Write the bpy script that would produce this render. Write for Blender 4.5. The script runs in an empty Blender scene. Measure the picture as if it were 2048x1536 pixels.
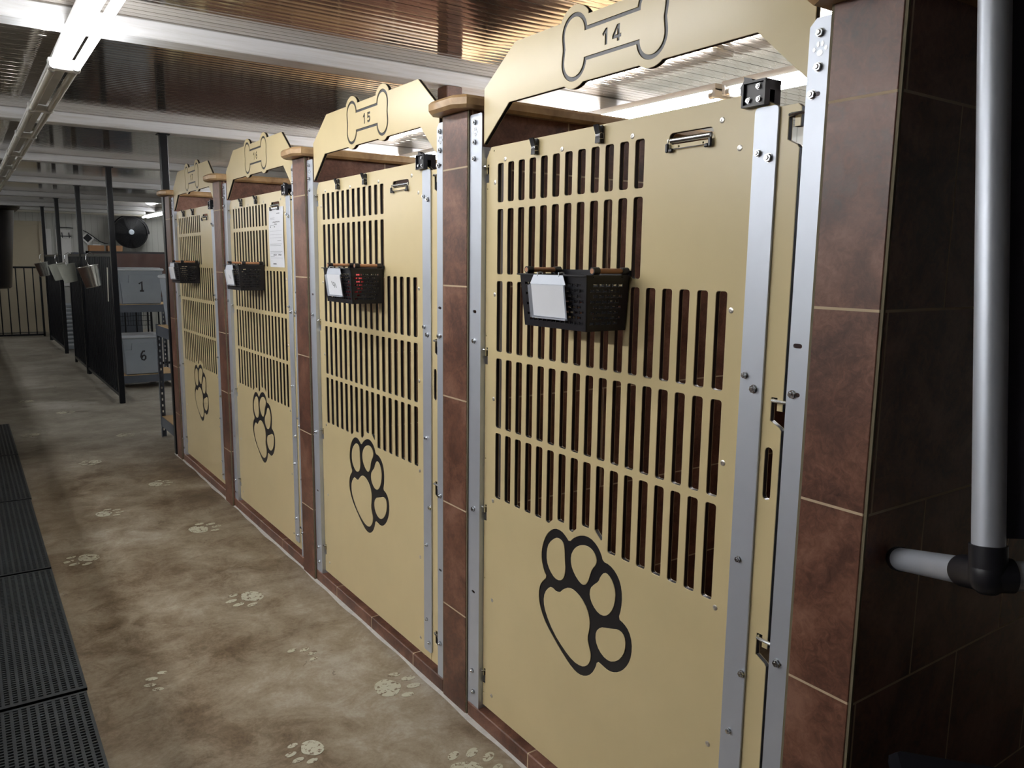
import bpy, math, random
from mathutils import Vector, Matrix
random.seed(7)
D = bpy.data
COL = bpy.context.scene.collection
pi = math.pi

# ------------------------------------------------------------------ camera
cam_d = D.cameras.new('camera'); cam = D.objects.new('camera', cam_d); COL.objects.link(cam)
F_PX, YAW, PITCH, ROLL = 1586.4, 0.605432, -0.150808, 0.012478
cam_d.sensor_width = 36.0; cam_d.lens = F_PX / 2048 * 36.0; cam_d.clip_start = 0.02; cam_d.clip_end = 200
fw = Vector((math.sin(YAW) * math.cos(PITCH), math.cos(YAW) * math.cos(PITCH), math.sin(PITCH)))
rt0 = Vector((math.cos(YAW), -math.sin(YAW), 0)); up0 = rt0.cross(fw)
rt = math.cos(ROLL) * rt0 + math.sin(ROLL) * up0
up = -math.sin(ROLL) * rt0 + math.cos(ROLL) * up0
m = Matrix((rt, up, -fw)).transposed().to_4x4(); m.translation = Vector((0, 0, 1.45))
cam.matrix_world = m
bpy.context.scene.camera = cam

# ------------------------------------------------------------------ materials
def new_mat(name):
    mt = D.materials.new(name); mt.use_nodes = True
    nt = mt.node_tree; b = nt.nodes['Principled BSDF']
    return mt, nt, b
def N(nt, t, **k):
    n = nt.nodes.new(t)
    for a, v in k.items():
        if a.startswith('i_'): n.inputs[a[2:].replace('_', ' ')].default_value = v
        else: setattr(n, a, v)
    return n
def mathn(nt, op, a, b=None, c=None):
    n = nt.nodes.new('ShaderNodeMath'); n.operation = op
    for i, v in enumerate((a, b, c)):
        if v is None: continue
        if isinstance(v, (int, float)): n.inputs[i].default_value = v
        else: nt.links.new(v, n.inputs[i])
    return n.outputs[0]
def ramp(nt, fac, stops):
    r = nt.nodes.new('ShaderNodeValToRGB'); e = r.color_ramp.elements
    while len(e) < len(stops): e.new(0.5)
    for i, (p, c) in enumerate(stops):
        e[i].position = p; e[i].color = (*c, 1)
    nt.links.new(fac, r.inputs[0]); return r.outputs[0]
def noise(nt, vec, scale, detail=4, rough=0.6, dist=0.0):
    n = nt.nodes.new('ShaderNodeTexNoise'); n.inputs['Scale'].default_value = scale
    n.inputs['Detail'].default_value = detail; n.inputs['Roughness'].default_value = rough
    n.inputs['Distortion'].default_value = dist
    if vec is not None: nt.links.new(vec, n.inputs['Vector'])
    return n.outputs['Fac']
def mixc(nt, fac, a, b):
    n = nt.nodes.new('ShaderNodeMix'); n.data_type = 'RGBA'
    if isinstance(fac, float): n.inputs[0].default_value = fac
    else: nt.links.new(fac, n.inputs[0])
    for i, v in ((6, a), (7, b)):
        if isinstance(v, tuple): n.inputs[i].default_value = (*v, 1)
        else: nt.links.new(v, n.inputs[i])
    return n.outputs[2]
def bump(nt, b, h, strength, dist=0.002):
    n = nt.nodes.new('ShaderNodeBump'); n.inputs['Strength'].default_value = strength
    n.inputs['Distance'].default_value = dist
    nt.links.new(h, n.inputs['Height']); nt.links.new(n.outputs[0], b.inputs['Normal'])
def geo_pos(nt): return nt.nodes.new('ShaderNodeNewGeometry').outputs['Position']
def obj_pos(nt): return nt.nodes.new('ShaderNodeTexCoord').outputs['Object']

def simple(name, col, rough=0.5, metal=0.0, var=0.0, scale=20, bumpy=0.0, spec=None):
    mt, nt, b = new_mat(name)
    b.inputs['Roughness'].default_value = rough; b.inputs['Metallic'].default_value = metal
    if spec is not None: b.inputs['Specular IOR Level'].default_value = spec
    v = obj_pos(nt); f = noise(nt, v, scale, 3)
    k = max(var, 0.02)
    c = ramp(nt, f, [(0.25, tuple(x * (1 - k) for x in col)), (0.75, tuple(min(1, x * (1 + k)) for x in col))])
    nt.links.new(c, b.inputs['Base Color'])
    if bumpy: bump(nt, b, noise(nt, v, scale * 12, 2), bumpy, 0.0006)
    return mt
def emit(name, col, s):
    mt, nt, b = new_mat(name)
    b.inputs['Base Color'].default_value = (0.8, 0.8, 0.8, 1)
    b.inputs['Emission Color'].default_value = (*col, 1); b.inputs['Emission Strength'].default_value = s
    return mt

def tile_mat(name, axis, off_u, off_z, joints=True):
    """running-bond porcelain tile, 0.355 x 0.35 m; axis = the horizontal axis along the wall"""
    mt, nt, b = new_mat(name)
    p = geo_pos(nt); s = nt.nodes.new('ShaderNodeSeparateXYZ'); nt.links.new(p, s.inputs[0])
    u = s.outputs[axis]; z = s.outputs['Z']
    W, H, g = 0.3555, 0.349, 0.0048
    zz = mathn(nt, 'DIVIDE', mathn(nt, 'SUBTRACT', z, off_z), H)
    row = mathn(nt, 'FLOOR', zz)
    fz = mathn(nt, 'ABSOLUTE', mathn(nt, 'SUBTRACT', mathn(nt, 'FRACT', mathn(nt, 'ADD', zz, 0.5)), 0.5))
    gz = mathn(nt, 'LESS_THAN', fz, g / 2 / H)
    rs = mathn(nt, 'MULTIPLY', mathn(nt, 'PINGPONG', row, 1.0), 0.5)
    uu = mathn(nt, 'ADD', mathn(nt, 'DIVIDE', mathn(nt, 'SUBTRACT', u, off_u), W), rs)
    fu = mathn(nt, 'ABSOLUTE', mathn(nt, 'SUBTRACT', mathn(nt, 'FRACT', mathn(nt, 'ADD', uu, 0.5)), 0.5))
    gu = mathn(nt, 'LESS_THAN', fu, g / 2 / W)
    grout = mathn(nt, 'MAXIMUM', gz, gu) if joints else gz
    cell = mathn(nt, 'FLOOR', uu) if joints else mathn(nt, 'FLOOR', mathn(nt, 'MULTIPLY', s.outputs['Y'], 1.5))
    wn = nt.nodes.new('ShaderNodeTexWhiteNoise'); wn.noise_dimensions = '2D'
    cmb = nt.nodes.new('ShaderNodeCombineXYZ'); nt.links.new(cell, cmb.inputs[0]); nt.links.new(row, cmb.inputs[1])
    nt.links.new(cmb.outputs[0], wn.inputs[0])
    f1 = noise(nt, p, 7.0, 6, 0.65, 0.6); f2 = noise(nt, p, 45, 4, 0.7, 1.5)
    f = mathn(nt, 'ADD', mathn(nt, 'MULTIPLY', f1, 0.65), mathn(nt, 'MULTIPLY', f2, 0.35))
    f = mathn(nt, 'ADD', f, mathn(nt, 'MULTIPLY', mathn(nt, 'SUBTRACT', wn.outputs[0], 0.5), 0.10))
    c = ramp(nt, f, [(0.34, (0.050, 0.023, 0.016)), (0.45, (0.102, 0.044, 0.029)), (0.53, (0.160, 0.070, 0.044)), (0.66, (0.24, 0.122, 0.082))])
    c2 = mixc(nt, grout, c, (0.50, 0.39, 0.26))
    nt.links.new(c2, b.inputs['Base Color'])
    r = mathn(nt, 'ADD', mathn(nt, 'MULTIPLY', f2, 0.2), mathn(nt, 'ADD', mathn(nt, 'MULTIPLY', grout, 0.4), 0.30))
    nt.links.new(r, b.inputs['Roughness'])
    h = mathn(nt, 'ADD', mathn(nt, 'MULTIPLY', grout, -1.0), mathn(nt, 'MULTIPLY', f2, 0.25))
    bump(nt, b, h, 0.5, 0.0015)
    return mt

M = {}
M['beige'] = simple('beige_board', (0.63, 0.52, 0.288), 0.28, 0, 0.03, 6, 0.10)
M['core'] = simple('black_board_core', (0.012, 0.012, 0.015), 0.38, 0, 0.05, 10)
M['alu'] = simple('brushed_aluminium', (0.56, 0.60, 0.67), 0.42, 0.55, 0.04, 8, 0.05)
M['steel'] = simple('zinc_steel', (0.62, 0.64, 0.66), 0.22, 1.0, 0.05, 30)
M['blackplastic'] = simple('black_plastic', (0.012, 0.012, 0.016), 0.35, 0, 0.05, 20)
M['blacksteel'] = simple('black_painted_steel', (0.006, 0.007, 0.009), 0.32, 0, 0.05, 10, 0, 0.3)
M['binblack'] = simple('matte_black_plastic', (0.004, 0.004, 0.005), 0.5, 0, 0.05, 20, 0, 0.25)
M['wood'] = simple('handle_wood', (0.46, 0.22, 0.11), 0.45, 0, 0.15, 40)
M['card'] = simple('white_card', (0.78, 0.80, 0.84), 0.5)
M['ink'] = simple('black_ink', (0.02, 0.02, 0.025), 0.6)
M['greyink'] = simple('grey_print', (0.30, 0.31, 0.34), 0.6)
M['red'] = simple('red_rubber', (0.75, 0.06, 0.07), 0.4)
M['screw'] = simple('bright_screw', (0.75, 0.72, 0.66), 0.3, 0.8)
M['white'] = simple('white_enamel', (0.66, 0.66, 0.64), 0.35, 0, 0.05, 5)
M['dirtytube'] = simple('unlit_tube_glass', (0.62, 0.60, 0.52), 0.22, 0, 0.06, 4)
M['metalcap'] = simple('tube_end_metal', (0.55, 0.55, 0.53), 0.3, 0.8)
M['tubgrey'] = simple('grey_tub_plastic', (0.27, 0.31, 0.35), 0.45, 0, 0.04, 8)
M['lidgrey'] = simple('pale_lid_plastic', (0.46, 0.50, 0.54), 0.4, 0, 0.04, 8)
M['shelfsteel'] = simple('dark_grey_shelf_steel', (0.085, 0.10, 0.125), 0.4, 0.2, 0.05, 8)
M['board'] = simple('particle_board', (0.50, 0.34, 0.17), 0.7, 0, 0.10, 60)
M['cardboard'] = simple('cardboard', (0.36, 0.19, 0.09), 0.8, 0, 0.08, 20)
M['tarp'] = simple('brown_tarpaulin', (0.070, 0.032, 0.024), 0.45, 0, 0.25, 5)
M['galv'] = simple('galvanised_steel', (0.58, 0.58, 0.56), 0.24, 1.0, 0.12, 14)
M['navy'] = simple('navy_fabric', (0.035, 0.033, 0.055), 0.85, 0, 0.10, 200)
M['tanwall'] = simple('tan_panel', (0.42, 0.37, 0.27), 0.7, 0, 0.06, 2)
M['rubber'] = simple('black_rubber', (0.055, 0.064, 0.070), 0.5, 0, 0.2, 6)
M['under'] = simple('dark_gap', (0.010, 0.010, 0.010), 0.9)
M['lit'] = emit('lit_tube', (0.975, 0.98, 1.0), 15.0)
M['lit_and_fill'] = emit('lit_tube_and_fill', (0.975, 0.98, 1.0), 17.0)  # storage area tubes, shared with the added fill row opposite
M['fill_near'] = emit('fill_tube_near', (0.975, 0.98, 1.0), 46.0)  # stronger glow for the first added fill lamp, lifts the nearest gate
M['litk'] = emit('lit_tube_kennel', (0.975, 0.98, 1.0), 62.0)
M['grout'] = simple('grout', (0.15, 0.125, 0.075), 0.8, 0, 0.1, 30)
M['caulk'] = simple('pale_caulk', (0.52, 0.50, 0.46), 0.7, 0, 0.15, 30)

def cap_wood():
    mt, nt, b = new_mat('stone_coping')
    p = obj_pos(nt); f = noise(nt, p, 9, 5, 0.6, 1.0)
    nt.links.new(ramp(nt, f, [(0.3, (0.30, 0.18, 0.085)), (0.55, (0.46, 0.30, 0.15)), (0.75, (0.56, 0.40, 0.23))]), b.inputs['Base Color'])
    b.inputs['Roughness'].default_value = 0.38
    return mt
M['cap'] = cap_wood()

def concrete():
    mt, nt, b = new_mat('stained_concrete')
    p = geo_pos(nt)
    a = noise(nt, p, 1.3, 8, 0.66, 0.4); c = noise(nt, p, 6.0, 8, 0.75, 0.6); d = noise(nt, p, 70, 4, 0.75, 0.3)
    f = mathn(nt, 'ADD', mathn(nt, 'MULTIPLY', a, 0.52), mathn(nt, 'ADD', mathn(nt, 'MULTIPLY', c, 0.36), mathn(nt, 'MULTIPLY', d, 0.12)))
    base = ramp(nt, f, [(0.38, (0.090, 0.055, 0.028)), (0.44, (0.165, 0.118, 0.072)), (0.49, (0.245, 0.195, 0.132)), (0.54, (0.315, 0.262, 0.190)), (0.62, (0.44, 0.405, 0.335))])
    s = nt.nodes.new('ShaderNodeSeparateXYZ'); nt.links.new(p, s.inputs[0])
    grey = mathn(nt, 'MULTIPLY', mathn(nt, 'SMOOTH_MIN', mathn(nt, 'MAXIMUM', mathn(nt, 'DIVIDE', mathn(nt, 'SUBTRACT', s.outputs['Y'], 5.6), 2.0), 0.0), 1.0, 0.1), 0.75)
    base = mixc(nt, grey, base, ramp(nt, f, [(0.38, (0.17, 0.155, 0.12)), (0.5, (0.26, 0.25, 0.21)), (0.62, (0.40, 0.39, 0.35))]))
    e = noise(nt, p, 3.1, 6, 0.7, 0.8)
    dark = mathn(nt, 'MULTIPLY', mathn(nt, 'GREATER_THAN', e, 0.655), mathn(nt, 'MULTIPLY', c, 0.9))
    base = mixc(nt, dark, base, (0.07, 0.042, 0.02))
    nt.links.new(base, b.inputs['Base Color'])
    nt.links.new(mathn(nt, 'ADD', mathn(nt, 'MULTIPLY', c, 0.35), 0.34), b.inputs['Roughness'])
    bump(nt, b, mathn(nt, 'ADD', c, mathn(nt, 'MULTIPLY', d, 0.3)), 0.25, 0.004)
    return mt
M['concrete'] = concrete()
M['darkpaint'] = simple('dark_brown_paint', (0.05, 0.04, 0.035), 0.6)

def pawpaint():
    mt, nt, b = new_mat('worn_white_paint')
    p = geo_pos(nt); f = noise(nt, p, 55, 4, 0.7, 0.5)
    g = mathn(nt, 'GREATER_THAN', f, 0.56)
    nt.links.new(mixc(nt, g, (0.50, 0.49, 0.38), (0.20, 0.15, 0.10)), b.inputs['Base Color'])
    b.inputs['Roughness'].default_value = 0.6
    return mt
M['pawpaint'] = pawpaint()

def ceiling_metal():
    mt, nt, b = new_mat('ribbed_metal_ceiling')
    p = geo_pos(nt); mp = N(nt, 'ShaderNodeMapping'); mp.inputs['Scale'].default_value = (0.6, 9, 1)
    nt.links.new(p, mp.inputs[0]); f = noise(nt, mp.outputs[0], 3.0, 5, 0.6, 0.2)
    nt.links.new(ramp(nt, f, [(0.3, (0.40, 0.355, 0.30)), (0.7, (0.52, 0.475, 0.41))]), b.inputs['Base Color'])
    b.inputs['Metallic'].default_value = 0.92
    nt.links.new(mathn(nt, 'ADD', mathn(nt, 'MULTIPLY', f, 0.07), 0.045), b.inputs['Roughness'])
    return mt
M['ceil'] = ceiling_metal()

def beam_mat():
    mt, nt, b = new_mat('painted_timber_beam')
    p = geo_pos(nt); mp = N(nt, 'ShaderNodeMapping'); mp.inputs['Scale'].default_value = (0.5, 12, 12)
    nt.links.new(p, mp.inputs[0]); f = noise(nt, mp.outputs[0], 4.0, 5, 0.7, 0.3)
    nt.links.new(ramp(nt, f, [(0.25, (0.52, 0.51, 0.48)), (0.5, (0.68, 0.69, 0.70)), (0.8, (0.76, 0.77, 0.80))]), b.inputs['Base Color'])
    b.inputs['Roughness'].default_value = 0.5
    bump(nt, b, f, 0.4, 0.004)
    return mt
M['beam'] = beam_mat()

def ribwall(name, c0, c1):
    mt, nt, b = new_mat(name)
    p = geo_pos(nt); s = nt.nodes.new('ShaderNodeSeparateXYZ'); nt.links.new(p, s.inputs[0])
    f = mathn(nt, 'FRACT', mathn(nt, 'MULTIPLY', mathn(nt, 'ADD', s.outputs['X'], s.outputs['Y']), 9.0))
    g = mathn(nt, 'LESS_THAN', f, 0.08)
    nt.links.new(mixc(nt, g, c0, c1), b.inputs['Base Color']); b.inputs['Roughness'].default_value = 0.5
    return mt
M['siding'] = ribwall('pale_siding', (0.46, 0.47, 0.44), (0.33, 0.33, 0.30))

M['tile_x'] = tile_mat('tile_side', 'X', 0.193, 0.3325)
M['tile_y'] = tile_mat('tile_front', 'Y', 0.0, 0.3325, joints=False)
M['tile_yj'] = tile_mat('tile_back', 'Y', 0.1, 0.3325)

# ------------------------------------------------------------------ mesh helpers
class MB:
    def __init__(s): s.v = []; s.f = []; s.m = []
    def add(s, vs, fs, mi=0):
        o = len(s.v); s.v += [Vector(v) for v in vs]
        for f in fs: s.f.append([i + o for i in f]); s.m.append(mi)
        return s
    def box(s, a, b, mi=0, ch=0.0):
        (x0, y0, z0), (x1, y1, z1) = a, b
        x0, x1 = min(x0, x1), max(x0, x1); y0, y1 = min(y0, y1), max(y0, y1); z0, z1 = min(z0, z1), max(z0, z1)
        if ch <= 0:
            vs = [(x0, y0, z0), (x1, y0, z0), (x1, y1, z0), (x0, y1, z0), (x0, y0, z1), (x1, y0, z1), (x1, y1, z1), (x0, y1, z1)]
            return s.add(vs, [(0, 3, 2, 1), (4, 5, 6, 7), (0, 1, 5, 4), (1, 2, 6, 5), (2, 3, 7, 6), (3, 0, 4, 7)], mi)
        c = min(ch, (x1 - x0) * .45, (y1 - y0) * .45, (z1 - z0) * .45)
        X = (x0, x0 + c, x1 - c, x1); Y = (y0, y0 + c, y1 - c, y1); Z = (z0, z0 + c, z1 - c, z1)
        def ring(ix0, ix1, iy0, iy1, cc):
            return [(X[1] if False else ix0 + cc, iy0), (ix1 - cc, iy0), (ix1, iy0 + cc), (ix1, iy1 - cc), (ix1 - cc, iy1), (ix0 + cc, iy1), (ix0, iy1 - cc), (ix0, iy0 + cc)]
        lv = []
        for z, ins in ((z0, c), (z0 + c, 0), (z1 - c, 0), (z1, c)):
            r = ring(x0 + ins, x1 - ins, y0 + ins, y1 - ins, c * (0.6 if ins else 1))
            lv.append([(a_, b_, z) for a_, b_ in r])
        vs = sum(lv, []); fs = [tuple(reversed(range(8))), tuple(range(24, 32))]
        for k in range(3):
            for i in range(8):
                j = (i + 1) % 8; fs.append((k * 8 + i, k * 8 + j, k * 8 + 8 + j, k * 8 + 8 + i))
        return s.add(vs, fs, mi)
    def cyl(s, p0, p1, r0, r1=None, n=12, mi=0, caps=True):
        p0, p1 = Vector(p0), Vector(p1); r1 = r0 if r1 is None else r1
        d = (p1 - p0).normalized(); a = d.orthogonal().normalized(); b = d.cross(a)
        vs = []
        for p, r in ((p0, r0), (p1, r1)):
            for i in range(n):
                t = 2 * pi * i / n; vs.append(p + r * (math.cos(t) * a + math.sin(t) * b))
        fs = [(i, (i + 1) % n, n + (i + 1) % n, n + i) for i in range(n)]
        if caps: fs += [tuple(reversed(range(n))), tuple(range(n, 2 * n))]
        return s.add(vs, fs, mi)
    def tube(s, pts, r, n=8, mi=0):
        pts = [Vector(p) for p in pts]; rings = []
        t0 = (pts[1] - pts[0]).normalized(); a = t0.orthogonal().normalized()
        for i, p in enumerate(pts):
            t = ((pts[min(i + 1, len(pts) - 1)] - pts[max(i - 1, 0)])).normalized()
            a = (a - t * a.dot(t)); a = a.normalized() if a.length > 1e-6 else t.orthogonal().normalized()
            b = t.cross(a); rings.append([p + r * (math.cos(2 * pi * k / n) * a + math.sin(2 * pi * k / n) * b) for k in range(n)])
        vs = sum(rings, []); fs = []
        for i in range(len(pts) - 1):
            for k in range(n):
                j = (k + 1) % n; fs.append((i * n + k, i * n + j, (i + 1) * n + j, (i + 1) * n + k))
        fs += [tuple(reversed(range(n))), tuple(range((len(pts) - 1) * n, len(pts) * n))]
        return s.add(vs, fs, mi)
    def lathe(s, c, axis, prof, n=24, mi=0, closed=False):
        c = Vector(c); d = Vector(axis).normalized(); a = d.orthogonal().normalized(); b = d.cross(a)
        vs = []
        for (r, h) in prof:
            for i in range(n):
                t = 2 * pi * i / n; vs.append(c + d * h + max(r, 1e-5) * (math.cos(t) * a + math.sin(t) * b))
        fs = []
        for k in range(len(prof) - 1):
            for i in range(n):
                j = (i + 1) % n; fs.append((k * n + i, k * n + j, (k + 1) * n + j, (k + 1) * n + i))
        fs += [tuple(reversed(range(n))), tuple(range((len(prof) - 1) * n, len(prof) * n))]
        return s.add(vs, fs, mi)
    def prism(s, poly, h0, h1, fn, mi=0):
        n = len(poly); vs = [fn(u, v, h0) for u, v in poly] + [fn(u, v, h1) for u, v in poly]
        fs = [tuple(reversed(range(n))), tuple(range(n, 2 * n))] + [(i, (i + 1) % n, n + (i + 1) % n, n + i) for i in range(n)]
        return s.add(vs, fs, mi)
    def xform(s, mat):
        s.v = [mat @ v for v in s.v]; return s

def wloc(o):
    v = Vector((0, 0, 0))
    while o is not None: v += o.location; o = o.parent
    return v
def part(name, mb, mats, parent=None, smooth=35):
    if not isinstance(mats, (list, tuple)): mats = [mats]
    me = D.meshes.new(name)
    off = wloc(parent) if parent else Vector((0, 0, 0))
    me.from_pydata([v - off for v in mb.v], [], mb.f)
    for mt in mats: me.materials.append(M[mt] if isinstance(mt, str) else mt)
    me.polygons.foreach_set('material_index', mb.m)
    if smooth:
        me.polygons.foreach_set('use_smooth', [True] * len(mb.f))
        me.update()
        try: me.set_sharp_from_angle(angle=math.radians(smooth))
        except Exception: pass
    o = D.objects.new(name, me); COL.objects.link(o)
    if parent: o.parent = parent
    return o
def tag(o, label=None, cat=None, group=None, kind=None):
    if label: o['label'] = label
    if cat: o['category'] = cat
    if group: o['group'] = group
    if kind: o['kind'] = kind
    return o
def thing(name, loc, label, cat, group=None, kind=None):
    o = D.objects.new(name, None); COL.objects.link(o); o.location = loc; o.empty_display_size = 0.05
    return tag(o, label, cat, group, kind)
def solo(name, mb, mats, label, cat, group=None, base=None, smooth=35, kind=None):
    """a thing that is one mesh; origin at base"""
    base = Vector(base) if base is not None else Vector((0, 0, 0))
    mb.v = [v - base for v in mb.v]
    o = part(name, mb, mats, None, smooth); o.location = base
    return tag(o, label, cat, group, kind)
def dup(o, parent=None, delta=(0, 0, 0)):
    c = o.copy(); COL.objects.link(c)
    if parent is not None: c.parent = parent
    else: c.location = o.location + Vector(delta)
    for ch in list(o.children): dup(ch, c)
    return c

def rrect(u0, u1, v0, v1, r, n=3):
    u0, u1 = min(u0, u1), max(u0, u1); v0, v1 = min(v0, v1), max(v0, v1)
    r = min(r, (u1 - u0) * .499, (v1 - v0) * .499); out = []
    for cu, cv, a0 in ((u1 - r, v1 - r, 0), (u0 + r, v1 - r, 90), (u0 + r, v0 + r, 180), (u1 - r, v0 + r, 270)):
        for i in range(n + 1):
            a = math.radians(a0 + 90 * i / n); out.append((cu + r * math.cos(a), cv + r * math.sin(a)))
    return out
def circ(u, v, r, n=10, ru=None):
    ru = ru or r
    return [(u + ru * math.cos(2 * pi * i / n), v + r * math.sin(2 * pi * i / n)) for i in range(n)]
def chaikin(p, it=2):
    for _ in range(it):
        q = []
        for i in range(len(p)):
            a, b = p[i], p[(i + 1) % len(p)]
            q.append((a[0] * .75 + b[0] * .25, a[1] * .75 + b[1] * .25)); q.append((a[0] * .25 + b[0] * .75, a[1] * .25 + b[1] * .75))
        p = q
    return p

def sheet(mb, polys, h0, h1, fn, mi=0, bev=0.0):
    """flat board from 2-D outlines (even-odd holes) between h0 and h1 along its normal, mapped by fn(u, v, h)"""
    cu = D.curves.new('tmp', 'CURVE'); cu.dimensions = '2D'; cu.fill_mode = 'BOTH'
    for poly in polys:
        sp = cu.splines.new('POLY'); sp.points.add(len(poly) - 1); sp.use_cyclic_u = True
        for i, (a, b) in enumerate(poly): sp.points[i].co = (a, b, 0, 1)
    t = abs(h1 - h0)
    cu.extrude = t / 2 - bev; cu.bevel_depth = bev; cu.bevel_resolution = 0; cu.offset = -bev
    o = D.objects.new('tmp', cu); COL.objects.link(o)
    bpy.context.view_layer.update()
    me = D.meshes.new_from_object(o.evaluated_get(bpy.context.evaluated_depsgraph_get()))
    hm = (h0 + h1) / 2
    mb.add([fn(v.co.x, v.co.y, hm + v.co.z) for v in me.vertices], [tuple(p.vertices) for p in me.polygons], mi)
    D.objects.remove(o); D.curves.remove(cu); D.meshes.remove(me)
    return mb
# board facing the corridor (-x): u -> y, v -> z, h -> x
YZ = lambda u, v, h: (h, u, v)

def board(name, x0, outline, through, grooves, parent, t=0.0125, bev=0.0006):
    mb = MB(); sk = 0.0024
    sheet(mb, [outline] + through + grooves, x0, x0 + sk, YZ, 0, bev)
    sheet(mb, [outline] + through, x0 + sk, x0 + t - 0.0015, YZ, 1, 0)
    sheet(mb, [outline] + through, x0 + t - 0.0015, x0 + t, YZ, 0, 0)
    return part(name, mb, ['beige', 'core'], parent, smooth=30)

def bolt(parent, x, y, z, r=0.0065, name='bolt', L=0.009, mat='steel'):
    mb = MB()
    mb.cyl((x, y, z), (x - L * .18, y, z), r * 1.15, n=16)
    mb.cyl((x - L * .18, y, z), (x - L * .75, y, z), r, n=6)
    mb.cyl((x - L * .75, y, z), (x - L, y, z), r * .62, r * .45, n=12)
    return part(name, mb, mat, parent)

# ------------------------------------------------------------------ bay dimensions (bay of number 14; y grows away from the camera)
XD = 1.267           # front face of door board
XS = 1.251           # front face of post strips
PITCH_Y = 1.325
LT = [1.728, 1.203, 0.722, 0.188]       # hinge heights
LOOPZ = LT

PAW = [[(1.6203,0.7468),(1.592,0.7478),(1.5722,0.7386),(1.5569,0.7264),(1.537,0.7455),(1.5057,0.7612),(1.4748,0.7642),(1.4465,0.7522),(1.4293,0.7338),(1.4227,0.7172),(1.3983,0.7168),(1.3738,0.7048),(1.3564,0.6841),(1.3489,0.6535),(1.3509,0.6192),(1.3599,0.5905),(1.34,0.5865),(1.3209,0.5741),(1.3091,0.5489),(1.3097,0.5151),(1.3211,0.4865),(1.3409,0.4622),(1.3663,0.4454),(1.3904,0.4397),(1.4155,0.4442),(1.4333,0.4469),(1.439,0.4265),(1.4544,0.4016),(1.48,0.3833),(1.5066,0.3777),(1.5342,0.3836),(1.5685,0.4021),(1.6098,0.4298),(1.6523,0.462),(1.6744,0.4918),(1.6863,0.522),(1.6853,0.553),(1.6739,0.5762),(1.6505,0.5968),(1.6659,0.613),(1.6764,0.6398),(1.6767,0.6698),(1.6657,0.7032),(1.6459,0.7295)],
[(1.6166,0.7216),(1.5968,0.724),(1.5808,0.7162),(1.5757,0.6979),(1.5736,0.6696),(1.5699,0.6454),(1.5763,0.6196),(1.5928,0.6072),(1.6156,0.6059),(1.6395,0.622),(1.6532,0.6436),(1.6541,0.6732),(1.6449,0.6984)],
[(1.4995,0.7366),(1.4789,0.7388),(1.4582,0.7314),(1.446,0.7164),(1.4478,0.7004),(1.4637,0.6829),(1.4707,0.6649),(1.4775,0.6433),(1.4926,0.6291),(1.5112,0.6315),(1.5332,0.647),(1.5476,0.6673),(1.5496,0.6918),(1.5384,0.7132),(1.5203,0.7284)],
[(1.4166,0.691),(1.4019,0.6902),(1.3845,0.6776),(1.3729,0.6548),(1.3748,0.6237),(1.3878,0.5949),(1.409,0.5774),(1.4338,0.5754),(1.4572,0.5892),(1.4699,0.6091),(1.4682,0.6308),(1.4545,0.6454),(1.4374,0.6591),(1.4307,0.6752)],
[(1.4248,0.5422),(1.4052,0.5484),(1.3811,0.5554),(1.3623,0.5623),(1.3434,0.5599),(1.332,0.546),(1.332,0.519),(1.347,0.4903),(1.3747,0.4694),(1.4015,0.4663),(1.427,0.478),(1.4422,0.4999),(1.4417,0.5248)],
[(1.638,0.5745),(1.6234,0.576),(1.6116,0.5713),(1.5916,0.5748),(1.5796,0.5879),(1.5561,0.6018),(1.5315,0.6027),(1.5043,0.5929),(1.4771,0.571),(1.4656,0.5435),(1.4671,0.518),(1.4739,0.4938),(1.4668,0.4735),(1.4577,0.4541),(1.4609,0.4311),(1.4759,0.4135),(1.4968,0.4041),(1.5294,0.4043),(1.5692,0.4206),(1.6163,0.4498),(1.6532,0.4923),(1.6644,0.5224),(1.6598,0.5508)]]

def slots():
    out = []
    for i in range(17):
        a = 1.9135 - 0.05063 * i; b = a - 0.0290
        if i < 12:
            out.append(rrect(b, a, 1.620, 1.7265, 0.006)); out.append(rrect(b, a, 1.419, 1.601, 0.006))
        out.append(rrect(b, a, 1.1965, 1.3995, 0.006))
        out.append(rrect(b, a, 0.9715, 1.1768, 0.006))
        lo = {0: .757, 1: .757, 2: .756, 3: .756, 4: .756, 5: .753, 6: .771, 7: .757, 8: .786, 9: .784}.get(i, .745)
        p = rrect(b, a, lo, 0.9555, 0.006)
        if i == 5: p = [q for q in p if not (q[1] < lo + .012 and q[0] < (a + b) / 2)]; p.append((a - .013, lo)); p.append((b, lo + .014))
        elif i == 7: p = [q for q in p if not (q[1] < lo + .012 and q[0] < (a + b) / 2)]; p.append((a - .013, lo)); p.append((b, lo + .014))
        elif i == 9: p = [q for q in p if q[1] > lo + .012]; p += [(a, lo + .006), (a - .005, lo), (b + .004, lo - .016), (b, lo - .012)]
        if i in (5, 7, 9):
            cu_, cv_ = sum(q[0] for q in p) / len(p), 0.86
            p.sort(key=lambda q: math.atan2((q[1] - cv_) * .3, q[0] - cu_))
        out.append(p)
    return out

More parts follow.
